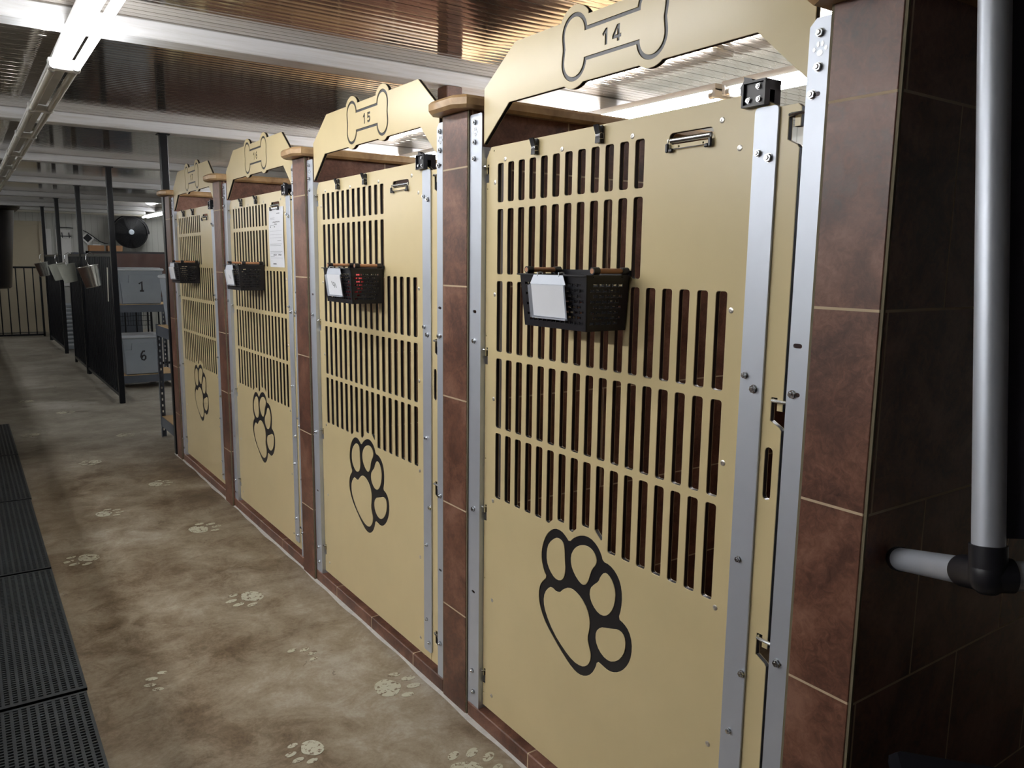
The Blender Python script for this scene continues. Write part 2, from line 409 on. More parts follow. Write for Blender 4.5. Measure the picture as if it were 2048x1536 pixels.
GAP = 0.984
def gate_bay():
    # --- the gate: board door, hinge board, cover strip, latch, clip, screws
    g = thing('kennel_gate', (XD, 1.475, 0.05), 'g', 'gate', 'beige kennel gates along the corridor')
    zb, zt = 0.063, 1.775
    el = 1.9725
    o = [(GAP, zb), (GAP, 1.747), (1.0148, 1.7624), (1.022, zt), (1.948, zt), (el, 1.7446)]
    for t in LT:
        o += [(el, t - .026), (1.9672, t - .026), (1.9672, t), (1.9588, t), (1.9588, t - .05), (el, t - .05)]
    o += [(el, zb)]
    # clip window
    thr = slots() + [rrect(1.131, 1.2525, 1.7035, 1.7275, 0.010)]
    holes = [circ(y, z, .0022, 8) for y, z in ((1.966, 1.238), (1.966, .867), (1.966, .487), (1.966, .106), (1.966, 1.66), (1.958, 1.7635), (1.933, 1.7635))]
    holes += [circ(y, 1.6985, .002, 8) for y in (1.157, 1.2243)]
    paw = [chaikin(p, 1) for p in PAW]
    board('door_panel', XD, o, thr, holes + paw, g)
    # hinge board
    s0, s1 = GAP - 0.003, 0.9275
    o = [(s0, zb), (s0, 1.742), (.935, 1.742), (s1, 1.736)]
    for t in LT:
        o += [(s1, t - .026), (.940, t - .026), (.940, t - .001), (.9535, t - .001), (.9535, t - .047), (.944, t - .052), (.932, t - .058), (s1, t - .064)]
    o += [(s1, zb)]
    board('side_panel', XD, o, [rrect(.943, .961, .998, 1.103, .0085)], [], g)
    mb = MB(); sheet(mb, [rrect(.9722, 1.0265, .092, 1.7455, .009)], XD - .0055, XD - .001, YZ, 0, .0006)
    cs = part('cover_strip', mb, 'alu', g)
    for y, z, r in ((1.0125, 1.6617, .006), (.988, 1.651, .0075), (1.0135, 1.2376, .006), (.991, 1.2133, .0075), (1.004, .8612, .0058), (.979, .6228, .0068), (1.0033, .4831, .0058), (1.0033, .21, .0058), (.985, .13, .006)):
        bolt(cs, XD - .0055, y, z, r)
    # latch bracket
    mb = MB()
    mb.prism([(1.0515, 1.7478), (1.0515, 1.786), (1.046, 1.795), (1.003, 1.795), (.9976, 1.790), (.9976, 1.7478)], XD - .010, XD - .001, YZ)
    for a, b in (((1.0515, 1.7478), (1.0475, 1.793)), ((1.0016, 1.7478), (.9976, 1.793))):
        mb.box((XD - .016, a[0], a[1]), (XD - .010, b[0], b[1]))
    mb.box((XD - .016, .9976, 1.7478), (XD - .010, 1.0515, 1.7515)); mb.box((XD - .016, .9976, 1.791), (XD - .010, 1.0475, 1.795))
    mb.box((XD + .0128, .9976, 1.7478), (XD + .030, 1.0475, 1.795)); mb.box((XD - .008, .9976, 1.7765), (XD + .03, 1.0475, 1.795))
    mb.prism([(1.047, 1.795), (1.060, 1.780), (1.058, 1.770), (1.064, 1.775), (1.066, 1.790), (1.057, 1.801), (1.058, 1.808), (1.040, 1.802), (1.034, 1.795)], XD - .004, XD + .012, YZ)
    lb = part('latch_bracket', mb, 'blackplastic', g)
    for y, z in ((1.0165, 1.7835), (1.0385, 1.7605), (1.0145, 1.7600)): bolt(lb, XD - .010, y, z, .0052, L=.006)
    # document clip
    mb = MB()
    mb.cyl((XD + .002, 1.138, 1.712), (XD + .002, 1.248, 1.712), .0058, n=16)
    mb.tube([(XD - .0045, 1.2515, 1.715), (XD - .0045, 1.2515, 1.693), (XD - .0045, 1.131, 1.693), (XD - .0045, 1.131, 1.715)], .0014, 6)
    dc = part('document_clip', mb, 'steel', g)
    for y in (1.2515, 1.1325):
        s = 1 if y > 1.2 else -1
        mb = MB(); mb.box((XD - .0095, y - .004, 1.687), (XD - .0028, y + .005, 1.706), ch=.002); mb.box((XD - .009, y - s * .004, 1.687), (XD - .0028, y - s * .016, 1.695), ch=.002)
        part('clip_pad', mb, 'blackplastic', dc)
    for y, z in ((1.8765, 1.7354), (1.6232, 1.735), (1.367, 1.736), (1.9266, 1.676), (1.1096, 1.736), (1.0621, 1.6775), (1.0622, 1.3624), (1.9240, 1.361), (1.0626, 1.0485), (1.9247, 1.0548), (1.0624, .7329), (1.9234, .7446), (1.9229, .4294), (1.063, .4184), (1.9217, .1155), (1.063, .1155)):
        mb = MB(); mb.lathe((XD, y, z), (-1, 0, 0), [(.0062, 0), (.0062, .0008), (.0045, .0016), (.0022, .0017), (.0020, .0006)], 12)
        part('screw', mb, 'screw', g)

    # --- the frame: posts, loops, header board
    fr = thing('gate_frame', (XS, 1.475, 0.0), 'f', 'gate frame', 'gate frames with bone headers')
    # left post (far side)
    bl = [(2.009, 1.8495), (2.0095, 1.794), (2.0115, 1.748), (2.0074, 1.22), (2.0068, .70), (2.0079, .166), (2.001, .098)]
    mb = MB()
    hole = [rrect(1.998, 2.017, z - .0045, z + .0045, .0045) for y, z in ((0, 1.307), (0, .43))]
    sheet(mb, [rrect(1.9735, 2.037, .012, 1.872, .006)] + hole, XS, XS + .003, YZ)
    mb.box((XS + .003, 1.9735, .012), (1.337, 1.9765, 1.778))
    ps = part('post_strip', mb, 'alu', fr)
    for y, z in bl: bolt(ps, XS, y, z, .0068)
    # right post (near side)
    mb = MB()
    hole = [rrect(.882, .901, z - .0042, z + .0042, .0042) for z in (1.307, .43)] + [rrect(.880, .893, z - .004, z + .004, .004) for z in (1.748, 1.217, .688, .17)]
    sheet(mb, [[(.866, .012), (.866, 1.875), (.896, 1.875), (.909, 1.862), (.909, .012)]] + hole, XS, XS + .003, YZ)
    mb.box((XS + .003, .9060, .012), (1.325, .909, 1.862))
    ps2 = part('post_strip', mb, 'alu', fr)
    for y, z in ((.8868, 1.849), (.8866, 1.7925), (.8957, 1.748), (.8950, 1.2172), (.8900, .6885), (.889, .17)): bolt(ps2, XS, y, z, .0072)
    for yc, pp in ((2.009, ps), (.8862, ps2)):
        mb = MB()
        for du, dv, ru, rv in ((0, -.006, .0058, .0052), (.0115, .0005, .0028, .0036), (-.0115, .0005, .0028, .0036), (.0042, .0085, .0027, .0046), (-.0042, .0085, .0027, .0046)):
            mb.prism(circ(yc + du, 1.822 + dv, rv, 12, ru), XS - .0008, XS + .0002, YZ)
        part('paw_emblem', mb, 'steel', pp)
    for t in LT:
        z = t - .0055
        mb = MB(); mb.tube([(1.2605, 1.985, z), (1.259, 1.976, z), (1.258, 1.968, z), (1.2595, 1.9640, z), (1.264, 1.9630, z), (1.281, 1.9630, z), (1.292, 1.9645, z), (1.300, 1.975, z)], .0034, 8)
        part('hinge_loop', mb, 'steel', fr)
        mb = MB(); mb.tube([(1.260, .902, z), (1.257, .915, z), (1.2565, .936, z), (1.259, .9445, z), (1.265, .9470, z), (1.281, .9470, z), (1.292, .943, z), (1.300, .920, z)], .0036, 8)
        part('hinge_loop', mb, 'steel', fr)
    return g, fr

def arc(cu, cv, ru, rv, a0, a1, n):
    return [(cu + ru * math.cos(math.radians(a0 + (a1 - a0) * i / n)), cv + rv * math.sin(math.radians(a0 + (a1 - a0) * i / n))) for i in range(n + 1)]

def bone(cy, cz, e):
    """bone outline, grown by e: two lobes at both ends with a shallow nick; u = y"""
    r = 0.0475 + e; ku, kv = 0.1320, 0.0310; hb = 0.0385 + e * 0.85
    sh = math.degrees(math.asin((hb - kv) / r)); w = 9.0
    def kn(su, sv, a0, a1): return arc(cy + su * ku, cz + sv * kv, r, r, a0, a1, 18)
    nk = r * math.cos(math.radians(w)) - .0035
    return (kn(1, 1, 180 - sh, -w) + [(cy + ku + nk, cz)] + kn(1, -1, w, -180 + sh)
            + kn(-1, -1, -sh, -180 - w) + [(cy - ku - nk, cz)] + kn(-1, 1, 180 + w, sh))

def digit(ch, y, z, w=0.030, h=0.036):
    """outlines of an engraved digit; (y, z) = its lower left corner seen from the corridor"""
    G = {
     '1': [[(.05, .72), (.42, 1), (.62, 1), (.62, 0), (.36, 0), (.36, .70), (.16, .56)]],
     '4': [[(.50, 1), (.80, 1), (.80, .40), (.98, .40), (.98, .20), (.80, .20), (.80, 0), (.55, 0), (.55, .20), (.0, .20), (.0, .38)], [(.55, .40), (.55, .74), (.28, .40)]],
     '5': [[(.12, 1), (.90, 1), (.90, .80), (.36, .80), (.34, .64), (.55, .66), (.78, .60), (.92, .45), (.92, .22), (.78, .06), (.52, 0), (.22, .02), (.06, .12), (.16, .28), (.34, .20), (.54, .20), (.66, .28), (.66, .40), (.54, .48), (.34, .46), (.22, .42), (.10, .46)]],
     '6': [[(.74, 1), (.46, .98), (.22, .84), (.08, .60), (.06, .34), (.16, .12), (.38, 0), (.64, .01), (.86, .14), (.92, .34), (.84, .54), (.64, .64), (.44, .62), (.34, .60), (.42, .74), (.58, .82), (.76, .84)], [(.50, .46), (.36, .40), (.32, .30), (.40, .18), (.54, .16), (.66, .24), (.67, .36), (.60, .44)]],
     '7': [[(.05, 1), (.92, 1), (.92, .84), (.50, 0), (.22, 0), (.62, .80), (.05, .80)]],
    }[ch]
    return [[(y - u * w, z + v * h) for u, v in p] for p in G]

def header(fr, num):
    HX = XS + .0042
    yl, yr = 1.9685, 0.902
    cy, cz = 1.4375, 1.9655
    bo = bone(cy, cz, 0.0175)
    # outer outline of the header joined with the bone plate
    zt = 2.0305; zi = 1.8805
    top_l = [p for p in bo if p[1] > zt]; low = [p for p in bo if p[1] < zi]
    far_t = sorted([p for p in top_l if p[0] > cy], key=lambda p: -p[0]); near_t = sorted([p for p in top_l if p[0] < cy], key=lambda p: -p[0])
    far_b = sorted([p for p in low if p[0] > cy], key=lambda p: p[0]); near_b = sorted([p for p in low if p[0] < cy], key=lambda p: p[0])
    def lid(ps, z): return [(ps[0][0], z)] + ps + [(ps[-1][0], z)]
    o = [(yl, 1.784), (yl, 1.934), (1.820, zt)] + lid(far_t, zt) + lid(near_t, zt) + [(1.040, zt), (yr, 1.925), (yr, 1.770)]
    o += [(1.0255, zi)] + lid(near_b, zi) + lid(far_b, zi) + [(1.8440, zi)]
    go, gi = bone(cy, cz, 0.0), bone(cy, cz, -0.0098)
    gi = [(cy + (a - cy) * 1.0, b) for a, b in gi]
    gr = [go, gi]
    for i, ch in enumerate(num): gr += digit(ch, cy + .031 - i * .030 - (.006 if num[0] == '1' and i else 0), cz - .018)
    return board('header_panel', HX, o, [], gr, fr, t=.0125)

g14, f14 = gate_bay()
NUM = ['14', '15', '16', '17']
GL = ['beige kennel gate under bone header 14, nearest the camera', 'beige kennel gate under bone header 15 with red toy basket', 'beige kennel gate under bone header 16 with white form clipped on', 'beige kennel gate farthest along the row, beside the black post']
FL = ['silver frame and beige bone header numbered 14, nearest the camera', 'silver frame and beige bone header numbered 15', 'silver frame and beige bone header numbered 16', 'silver frame and beige bone header at far end of the row']
gates, frames = [], []
for k in range(4):
    g = g14 if k == 0 else dup(g14, None, (0, PITCH_Y * k, 0))
    f = f14 if k == 0 else dup(f14, None, (0, PITCH_Y * k, 0))
    gates.append(g); frames.append(f); g['label'] = GL[k]; f['label'] = FL[k]
for k in range(4):                       # headers carry their own numbers: built in bay 14 and moved with their frame
    f = frames[k]; save = f.location.copy(); f.location = (XS, 1.475, 0.0)
    header(f, NUM[k]); f.location = save

# ------------------------------------------------------------------ clothespin clips on the gate tops
def clothespin(y):
    t = thing('clothespin', (XD, y, 1.731), 'c', 'clothespin', 'black clothespins on the gate tops')
    w = .0085
    mb = MB(); mb.box((XD - .0065, y - w, 1.732), (XD - .0008, y + w, 1.771), ch=.001); mb.box((XD - .0065, y - w, 1.764), (XD - .004, y + w, 1.772)); part('back_leg', mb, 'blackplastic', t)
    mb = MB(); mb.add([(XD - .009, y - w, 1.732), (XD - .014, y - w, 1.732), (XD - .014, y + w, 1.732), (XD - .009, y + w, 1.732),
                       (XD - .007, y - w, 1.752), (XD - .013, y - w, 1.752), (XD - .013, y + w, 1.752), (XD - .007, y + w, 1.752),
                       (XD - .016, y - w, 1.773), (XD - .021, y - w, 1.773), (XD - .021, y + w, 1.773), (XD - .016, y + w, 1.773)],
                      [(0, 3, 2, 1), (8, 9, 10, 11), (0, 1, 5, 4), (1, 2, 6, 5), (2, 3, 7, 6), (3, 0, 4, 7), (4, 5, 9, 8), (5, 6, 10, 9), (6, 7, 11, 10), (7, 4, 8, 11)])
    part('front_leg', mb, 'blackplastic', t)
    mb = MB(); mb.tube([(XD - .009 + .005 * math.cos(a), y + s, 1.750 + .005 * math.sin(a)) for s, a in [(-w - .001 + 2 * (w + .001) * i / 30, i * .9) for i in range(31)]], .0009, 5)
    mb.tube([(XD - .004, y - w - .001, 1.754), (XD - .003, y - w - .001, 1.742), (XD - .015, y - w - .001, 1.740)], .0009, 5)
    part('spring', mb, 'steel', t)
    return t
cps = [clothespin(1.729), clothespin(1.472)]
side = ['left', 'right']
whr = ['of gate 14', 'of gate 15', 'of gate 16', 'of the farthest gate']
for k in range(4):
    for j in range(2):
        c = cps[j] if k == 0 else dup(cps[j], None, (0, PITCH_Y * k, 0))
        c['label'] = 'black clothespin on top edge %s, the %s one' % (whr[k], side[j])

# ------------------------------------------------------------------ baskets
def basket(y0=1.357, y1=1.612):
    bx0, bx1, zt, zb, ins = 1.136, 1.2635, 1.425, 1.300, .010
    t = thing('basket', (1.262, (y0 + y1) / 2, zb), 'b', 'basket', 'black plastic baskets hung on the gates')
    mb = MB(); th = .0022
    ym, xm = (y0 + y1) / 2, (bx0 + bx1) / 2
    def holes(w):
        out = []; rows = 8
        for r in range(rows):
            z = zb + .018 + r * .0122
            n = int(w / .0185) - 1; off = (r % 2) * .009
            for i in range(n):
                u = -w / 2 + .018 + i * .0185 + off
                if u > w / 2 - .012: continue
                out.append([(u - .0072, z - .0038), (u - .0035, z - .0026), (u + .0035, z - .0026), (u + .0072, z - .0038), (u + .0072, z + .0038), (u + .0035, z + .0026), (u - .0035, z + .0026), (u - .0072, z + .0038)])
        return out
    def wall(w, fn):
        sheet(mb, [[(-w / 2, zb), (w / 2, zb), (w / 2, zt), (-w / 2, zt)]] + holes(w), 0, th, fn)
    def tp(z): return (z - zb) / (zt - zb)
    L, Wd = y1 - y0, bx1 - bx0
    wall(L, lambda u, v, h: (bx0 + ins * (1 - tp(v)) + h, ym + u * (1 - 2 * ins / L * (1 - tp(v))), v))
    wall(L, lambda u, v, h: (bx1 - h, ym + u * (1 - 2 * ins / L * (1 - tp(v))), v))
    wall(Wd, lambda u, v, h: (xm + ins * .5 * (1 - tp(v)) + u * (1 - ins / Wd * (1 - tp(v))), y0 + ins * (1 - tp(v)) + h, v))
    wall(Wd, lambda u, v, h: (xm + ins * .5 * (1 - tp(v)) + u * (1 - ins / Wd * (1 - tp(v))), y1 - ins * (1 - tp(v)) - h, v))
    mb.box((bx0 + ins, y0 + ins, zb), (bx1, y1 - ins, zb + .003))
    lip = .006
    mb.box((bx0 - lip, y0 - lip, zt - .002), (bx0 + .002, y1 + lip, zt + .0015)); mb.box((bx1 - .002, y0 - lip, zt - .002), (bx1 + .001, y1 + lip, zt + .012))
    mb.box((bx0 - lip, y0 - lip, zt - .002), (bx1, y0 + .002, zt + .0015)); mb.box((bx0 - lip, y1 - .002, zt - .002), (bx1, y1 + lip, zt + .0015))
    part('basket_body', mb, 'blackplastic', t)
    for yh in (y0 + .002, y1 - .004):
        mb = MB(); mb.cyl((1.158, yh, zt + .0105), (1.250, yh, zt + .0105), .0062, n=14); h = part('handle', mb, 'wood', t)
        for xa, xb in ((1.152, 1.170), (1.238, 1.2565)):
            mb = MB(); mb.cyl((xa, yh, zt + .0105), (xb, yh, zt + .0105), .0088, n=12, mi=0); mb.box((xa + .002, yh - .004, zt - .004), (xb - .002, yh + .004, zt + .008))
            mb.cyl((xa - .0004, yh, zt + .0105), (xa + .001, yh, zt + .0105), .006, n=12, mi=1)
            part('handle_bracket', mb, ['blackplastic', 'wood'], h)
    return t
def card_holder():
    X = 1.122; y0, y1 = 1.4215, 1.5535; z0, z1 = 1.326, 1.403
    t = thing('card_holder', (X, (y0 + y1) / 2, z0), 'h', 'card holder', 'silver card holders hooked on the basket fronts')
    mb = MB()
    mb.add([(X + .004, y0 + .003, z0), (X + .004, y1 - .003, z0), (X + .004, y1 - .003, z1), (X + .004, y0 + .003, z1)], [(0, 1, 2, 3), (3, 2, 1, 0)])
    mb.box((X + .003, y0 + .003, z0), (X + .005, y1 - .003, z1))
    # bent side flanges, bottom flange
    for ya, yb in ((y0 + .003, y0 - .006), (y1 - .003, y1 + .004)):
        mb.add([(X + .003, ya, z0), (X + .003, ya, z1), (X - .003, yb, z1 - .004), (X - .003, yb, z0 - .004), (X + .004, ya, z0), (X + .004, ya, z1), (X - .002, yb, z1 - .004), (X - .002, yb, z0 - .004)], [(0, 1, 2, 3), (4, 7, 6, 5), (0, 3, 7, 4), (1, 5, 6, 2), (3, 2, 6, 7)])
    mb.box((X - .004, y0, z0 - .004), (X + .004, y1 - .003, z0 - .001))
    # top flange leaning back to the basket rim, then hooks
    mb.prism([(y0 - .003, z1), (y1 + .001, z1), (y1 - .010, z1 + .0215), (y0 + .010, z1 + .0215)], 0, .0015, lambda u, v, h: (X + .003 + (v - z1) * .10 + h, u, v))
    for yy in (y0 + .025, y1 - .025): mb.tube([(X + .005, yy, z1 + .018), (X + .0052, yy, z1 + .0265), (X + .013, yy, z1 + .0275), (X + .0205, yy, z1 + .0265), (X + .0205, yy, z1 + .020)], .0016, 6)
    tilt = lambda q: [setattr(v, 'x', v.x + .13 * max(0, z1 - v.z)) for v in q.v]
    tilt(mb); part('sleeve', mb, 'alu', t)
    mb = MB(); mb.box((X + .0012, y0 + .004, z0 + .0015), (X + .0024, y1 - .005, z1 - .001))
    tilt(mb); cd = part('card', mb, 'card', t)
    return t, cd
bk = basket(); ch, _cd = card_holder()
BL = ['empty black basket with wooden handles on gate 14', 'black basket holding a red toy on gate 15', 'black basket with wooden handles on gate 16', 'smallest looking black basket, on the farthest gate']
HL = ['blank silver card holder on front of the nearest basket', 'silver card holder with dark scribble on basket of gate 15', 'silver card holder with faint scribble on basket of gate 16', 'narrow looking card holder on the farthest basket']
DY = [0, -.030, .02, .02]
holders = []
for k in range(4):
    d = (0, PITCH_Y * k + DY[k], 0)
    b = bk if k == 0 else dup(bk, None, d); b['label'] = BL[k]
    h = ch if k == 0 else dup(ch, None, d); h['label'] = HL[k]; holders.append(h)
# handwriting on the cards of the second and third holder
for k, sc in ((1, 1.0), (2, .9)):
    h = holders[k]; X = 1.1228; c = [o for o in h.children if o.name.startswith('card')][0]
    mb = MB(); yc = 1.487 + PITCH_Y * k + DY[k]; zc = 1.366
    strokes = [[(.022, .012), (.020, .004)], [(.012, .006), (.004, .008), (.002, 0), (.008, -.006), (.014, -.002), (.012, .006)], [(.002, 0), (-.004, -.004), (-.002, -.010), (.006, -.010)], [(-.014, -.004), (-.016, -.012)], [(-.004, .006), (-.008, .004), (-.010, -.004)]]
    for s in strokes: mb.tube([(X + .0002 + .13 * (1.403 - zc - b_ * sc), yc + a * sc, zc + b_ * sc) for a, b_ in s], .0008, 5)
    part('handwriting', mb, 'greyink' if k == 2 else 'ink', c)

# red ring toy inside the second basket
mb = MB(); yb = 1.455 + PITCH_Y - .03
R, r = .040, .012
mb.tube([(1.195 + .012 * math.sin(a), yb + R * math.cos(a), 1.3572 + R * math.sin(a)) for a in [2 * pi * i / 28 for i in range(29)]], r, 10)
for i in range(14):
    a = 2 * pi * i / 14; mb.lathe((1.195 - .012 + .012 * math.sin(a), yb + R * math.cos(a), 1.3572 + R * math.sin(a)), (-1, 0, 0), [(.006, -.002), (.005, .002), (.002, .004)], 8)
solo('chew_toy', mb, 'red', 'red ring chew toy inside the black basket of gate 15', 'toy', base=(1.195, yb, 1.303))

# paper form on gate 16
pf = thing('paper_form', (1.2615, 3.815, 1.43), 'white printed form held by the clip of gate 16', 'paper')
mb = MB(); y0, y1, z0, z1 = 3.722, 3.932, 1.418, 1.702
n = 8
for i in range(n):
    za, zb = z0 + (z1 - z0) * i / n, z0 + (z1 - z0) * (i + 1) / n
    xa, xb = [1.2648 - .0035 * math.sin(pi * q / n) for q in (i, i + 1)]
    mb.add([(xa, y0, za), (xa, y1, za), (xb, y1, zb), (xb, y0, zb), (xa + .0008, y0, za), (xa + .0008, y1, za), (xb + .0008, y1, zb), (xb + .0008, y0, zb)], [(0, 3, 2, 1), (4, 5, 6, 7), (0, 4, 7, 3), (1, 2, 6, 5)] + ([(0, 1, 5, 4)] if i == 0 else []) + ([(3, 7, 6, 2)] if i == n - 1 else []))
sh = part('sheet', mb, 'card', pf)
def onsheet(z): return 1.2646 - .0035 * math.sin(pi * (z - z0) / (z1 - z0)) - .0004
mb = MB()
for z, a, b, t in ((1.672, 0.55, .75, .004), (1.652, .12, .42, .0015), (1.645, .12, .42, .0012), (1.617, .10, .40, .0014), (1.590, .1, .9, .0008), (1.573, .1, .9, .0008), (1.558, .1, .9, .0008), (1.543, .6, .85, .0015), (1.528, .08, .9, .0018), (1.521, .08, .82, .0018), (1.493, .08, .9, .0018), (1.486, .08, .8, .0018), (1.470, .08, .35, .0014), (1.462, .08, .9, .0008), (1.448, .1, .15, .0012)):
    x = onsheet(z); L = y1 - y0; mb.box((x - .0002, y1 - L * a, z - t / 2), (x + .0005, y1 - L * b, z + t / 2))
part('printed_lines', mb, 'greyink', sh)
mb = MB()
for (za, ya, yb_, hh) in ((1.632, .30, .78, .007), (1.622, .40, .58, .006), (1.477, .30, .36, .008), (1.477, .42, .50, .008), (1.477, .64, .72, .008), (1.477, .76, .82, .008), (1.434, .22, .46, .007), (1.610, .12, .16, .006), (1.610, .40, .44, .006)):
    L = y1 - y0; x = onsheet(za); k = max(3, int((yb_ - ya) * 26))
    mb.tube([(x - .0003, y1 - L * (ya + (yb_ - ya) * i / k), za + hh * .5 * (1 if i % 2 else -1) * (.6 + .4 * random.random())) for i in range(k + 1)], .0007, 4)
part('handwriting', mb, 'ink', sh)

# ------------------------------------------------------------------ kennel partitions
def cap_outline(y0, y1, x0, x1): return [(x0 + .028, y0), (x1, y0), (x1, y1), (x0 + .028, y1), (x0, y1 - .040), (x0, y0 + .040)]
for k in range(-1, 4):
    y0, y1 = 2.037 + PITCH_Y * k, 2.1905 + PITCH_Y * k
    if k == -1: y0 = .729
    xf = [1.2445, 1.2445, 1.240, 1.234, 1.238][k + 1]
    w = thing('wall_partition', (xf, (y0 + y1) / 2, 0), None, None, kind='structure')
    mb = MB(); mb.box((xf + .008, y0, 0), (3.0, y1, 1.888), 0); part('tiled_side', mb, 'tile_x', w, smooth=0)
    mb = MB(); mb.box((xf, y0 + .006, 0), (xf + .009, y1 - .006, 1.888), 0, ch=.0012); part('tiled_front', mb, 'tile_y', w, smooth=0)
    mb = MB(); mb.box((xf + .002, y0 + .0005, 0), (xf + .0078, y0 + .006, 1.888)); mb.box((xf + .002, y1 - .006, 0), (xf + .0078, y1 - .0005, 1.888)); part('corner_grout', mb, 'grout', w, smooth=0)
    mb = MB(); sheet(mb, [cap_outline(y0 - .030, y1 + .030, xf - .052, 3.02)], 1.8885, 1.925, lambda u, v, h: (u, v, h), 0, .009); part('coping', mb, 'cap', w)
# back wall of kennels
w = thing('wall_kennel_back', (3.0, 3.4, 0), None, None, kind='structure')
mb = MB(); mb.box((3.001, .729, 0), (3.13, 6.166, 1.888)); part('tiled_face', mb, 'tile_yj', w, smooth=0)
mb = MB(); mb.box((2.97, .70, 1.889), (3.16, 6.20, 1.925), ch=.01); part('coping', mb, 'cap', w)
# thresholds under the gates
for k in range(4):
    mb = MB(); a, b = .868 + PITCH_Y * k, 2.035 + PITCH_Y * k
    mb.box((1.2475, a, 0), (1.42, b, .050), ch=.003)
    o = part('trim_%d' % (k + 1), mb, 'tile_yj', None, smooth=0); o['kind'] = 'structure'
mb = MB()
ys = [-.2 + .05 * i for i in range(130)]
for i in range(len(ys) - 1):
    a = 1.2445 - .010 - .003 * math.sin(i * .9) - .003 * math.sin(i * .31); b = 1.2445 - .010 - .003 * math.sin((i + 1) * .9) - .003 * math.sin((i + 1) * .31)
    mb.add([(a, ys[i], .0006), (1.25, ys[i], .0045), (1.25, ys[i + 1], .0045), (b, ys[i + 1], .0006)], [(0, 1, 2, 3)])
o = part('trim_5', mb, 'caulk', None); o['kind'] = 'structure'

# ------------------------------------------------------------------ room shell
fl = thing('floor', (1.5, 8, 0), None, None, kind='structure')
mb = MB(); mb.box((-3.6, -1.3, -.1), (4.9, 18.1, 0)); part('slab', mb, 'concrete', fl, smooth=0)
def st(name, a, b, mat):
    mb = MB(); mb.box(a, b); o = part(name, mb, mat, None, smooth=0); o['kind'] = 'structure'; return o
st('wall_left', (-3.6, -1.3, 0), (-3.5, 18.1, 2.45), 'siding')
st('wall_opposite', (-.72, -1.3, 0), (-.62, 18.1, 1.05), 'tile_yj')
st('wall_front', (-3.6, -1.4, 0), (4.9, -1.3, 2.45), 'darkpaint')
st('wall_right', (4.8, -1.3, 0), (4.9, 18.1, 2.45), 'siding')
st('wall_back', (-3.6, 18.0, 0), (4.9, 18.1, 2.45), 'siding')
# ribbed metal ceiling: ribs run across the building
mb = MB(); y = -1.3; P_ = .098; zc = 2.40
prof = [(0, .0003), (.011, .0001), (.022, 0), (.033, .0001), (.0455, .0003), (.0462, .002), (.0478, .002), (.0485, .0003), (.060, .0001), (.071, 0), (.082, .0001), (.0925, .0003), (.0935, .008), (.097, .008)]
row = []
while y < 18.1:
    for dy, dz in prof: row.append((y + dy, zc + dz))
    y += P_
vs = []
for yy, zz in row: vs += [(-3.6, yy, zz), (4.9, yy, zz)]
mb.add(vs, [(2 * i, 2 * i + 1, 2 * i + 3, 2 * i + 2) for i in range(len(row) - 1)])
n0 = len(row); mb.box((-3.6, -1.4, 2.42), (4.9, 18.1, 2.5))
o = part('ceiling', mb, 'ceil', None, smooth=12); o['kind'] = 'structure'
for i in range(8):                                     # beams across, one over each black post
    yb = 6.226 + 2.52 * (i - 2) + (0 if i > 1 else -.03)
    mb = MB(); mb.box((-3.5, yb - .065, 2.33), (4.85, yb + .065, 2.4), ch=.004)
    o = part('trim_%d' % (6 + i), mb, 'beam', None, smooth=0); o['kind'] = 'structure'
# tan panel door in the far wall
dr = thing('door_1', (.5, 17.98, 0), None, None, kind='structure')
mb = MB(); mb.box((-.60, 17.95, .02), (1.31, 17.995, 2.06)); part('door_leaf', mb, 'tanwall', dr, smooth=0)
mb = MB(); mb.box((1.31, 17.93, 0), (1.39, 17.998, 2.14)); mb.box((-.60, 17.93, 2.06), (1.31, 17.998, 2.14)); part('door_frame', mb, 'tanwall', dr, smooth=0)

# painted paw prints on the floor
def paw_print(x, y, ang, s=.13, worn=False):
    mb = MB(); c, sn = math.cos(ang), math.sin(ang)
    def fn(u, v, h): return (x + (u * c - v * sn) * s, y + (u * sn + v * c) * s, h)
    pad = chaikin([(-.50, -.10), (-.45, .28), (-.15, .42), (.02, .22), (.14, .02), (.02, -.22), (-.10, -.40), (-.38, -.36)], 2)
    if not worn: mb.prism(pad, .0004, .0010, fn)
    for a, b, ru, rv in ((.10, .50, .16, .095), (.36, .22, .17, .10), (.38, -.14, .17, .10), (.14, -.46, .15, .09)):
        mb.prism([(a + ru * math.cos(t) , b + rv * math.sin(t)) for t in [2 * pi * i / 12 for i in range(12)]], .0004, .0010, fn)
    return part('painted_paw_print', mb, 'pawpaint', fl, smooth=0)
for x, y, a, s, w_ in ((.387, 4.213, 200, .15, 0), (.604, 4.936, 10, .14, 0), (.994, 4.376, 15, .16, 0), (.915, 3.328, 195, .15, 0), (.931, 2.704, 20, .12, 1), (.745, 2.136, 190, .11, 0),
                   (1.135, 2.322, -10, .15, 0), (.974, 5.435, 10, .14, 0), (.673, 6.271, 190, .14, 0), (.482, 2.799, 160, .12, 1), (1.125, 1.80, 30, .15, 0), (.384, 7.527, 190, .14, 0), (.722, 8.488, 10, .15, 0), (1.03, 7.133, 20, .14, 0), (.457, 9.347, 190, .14, 0)):
    paw_print(x, y, math.radians(a), s, w_)

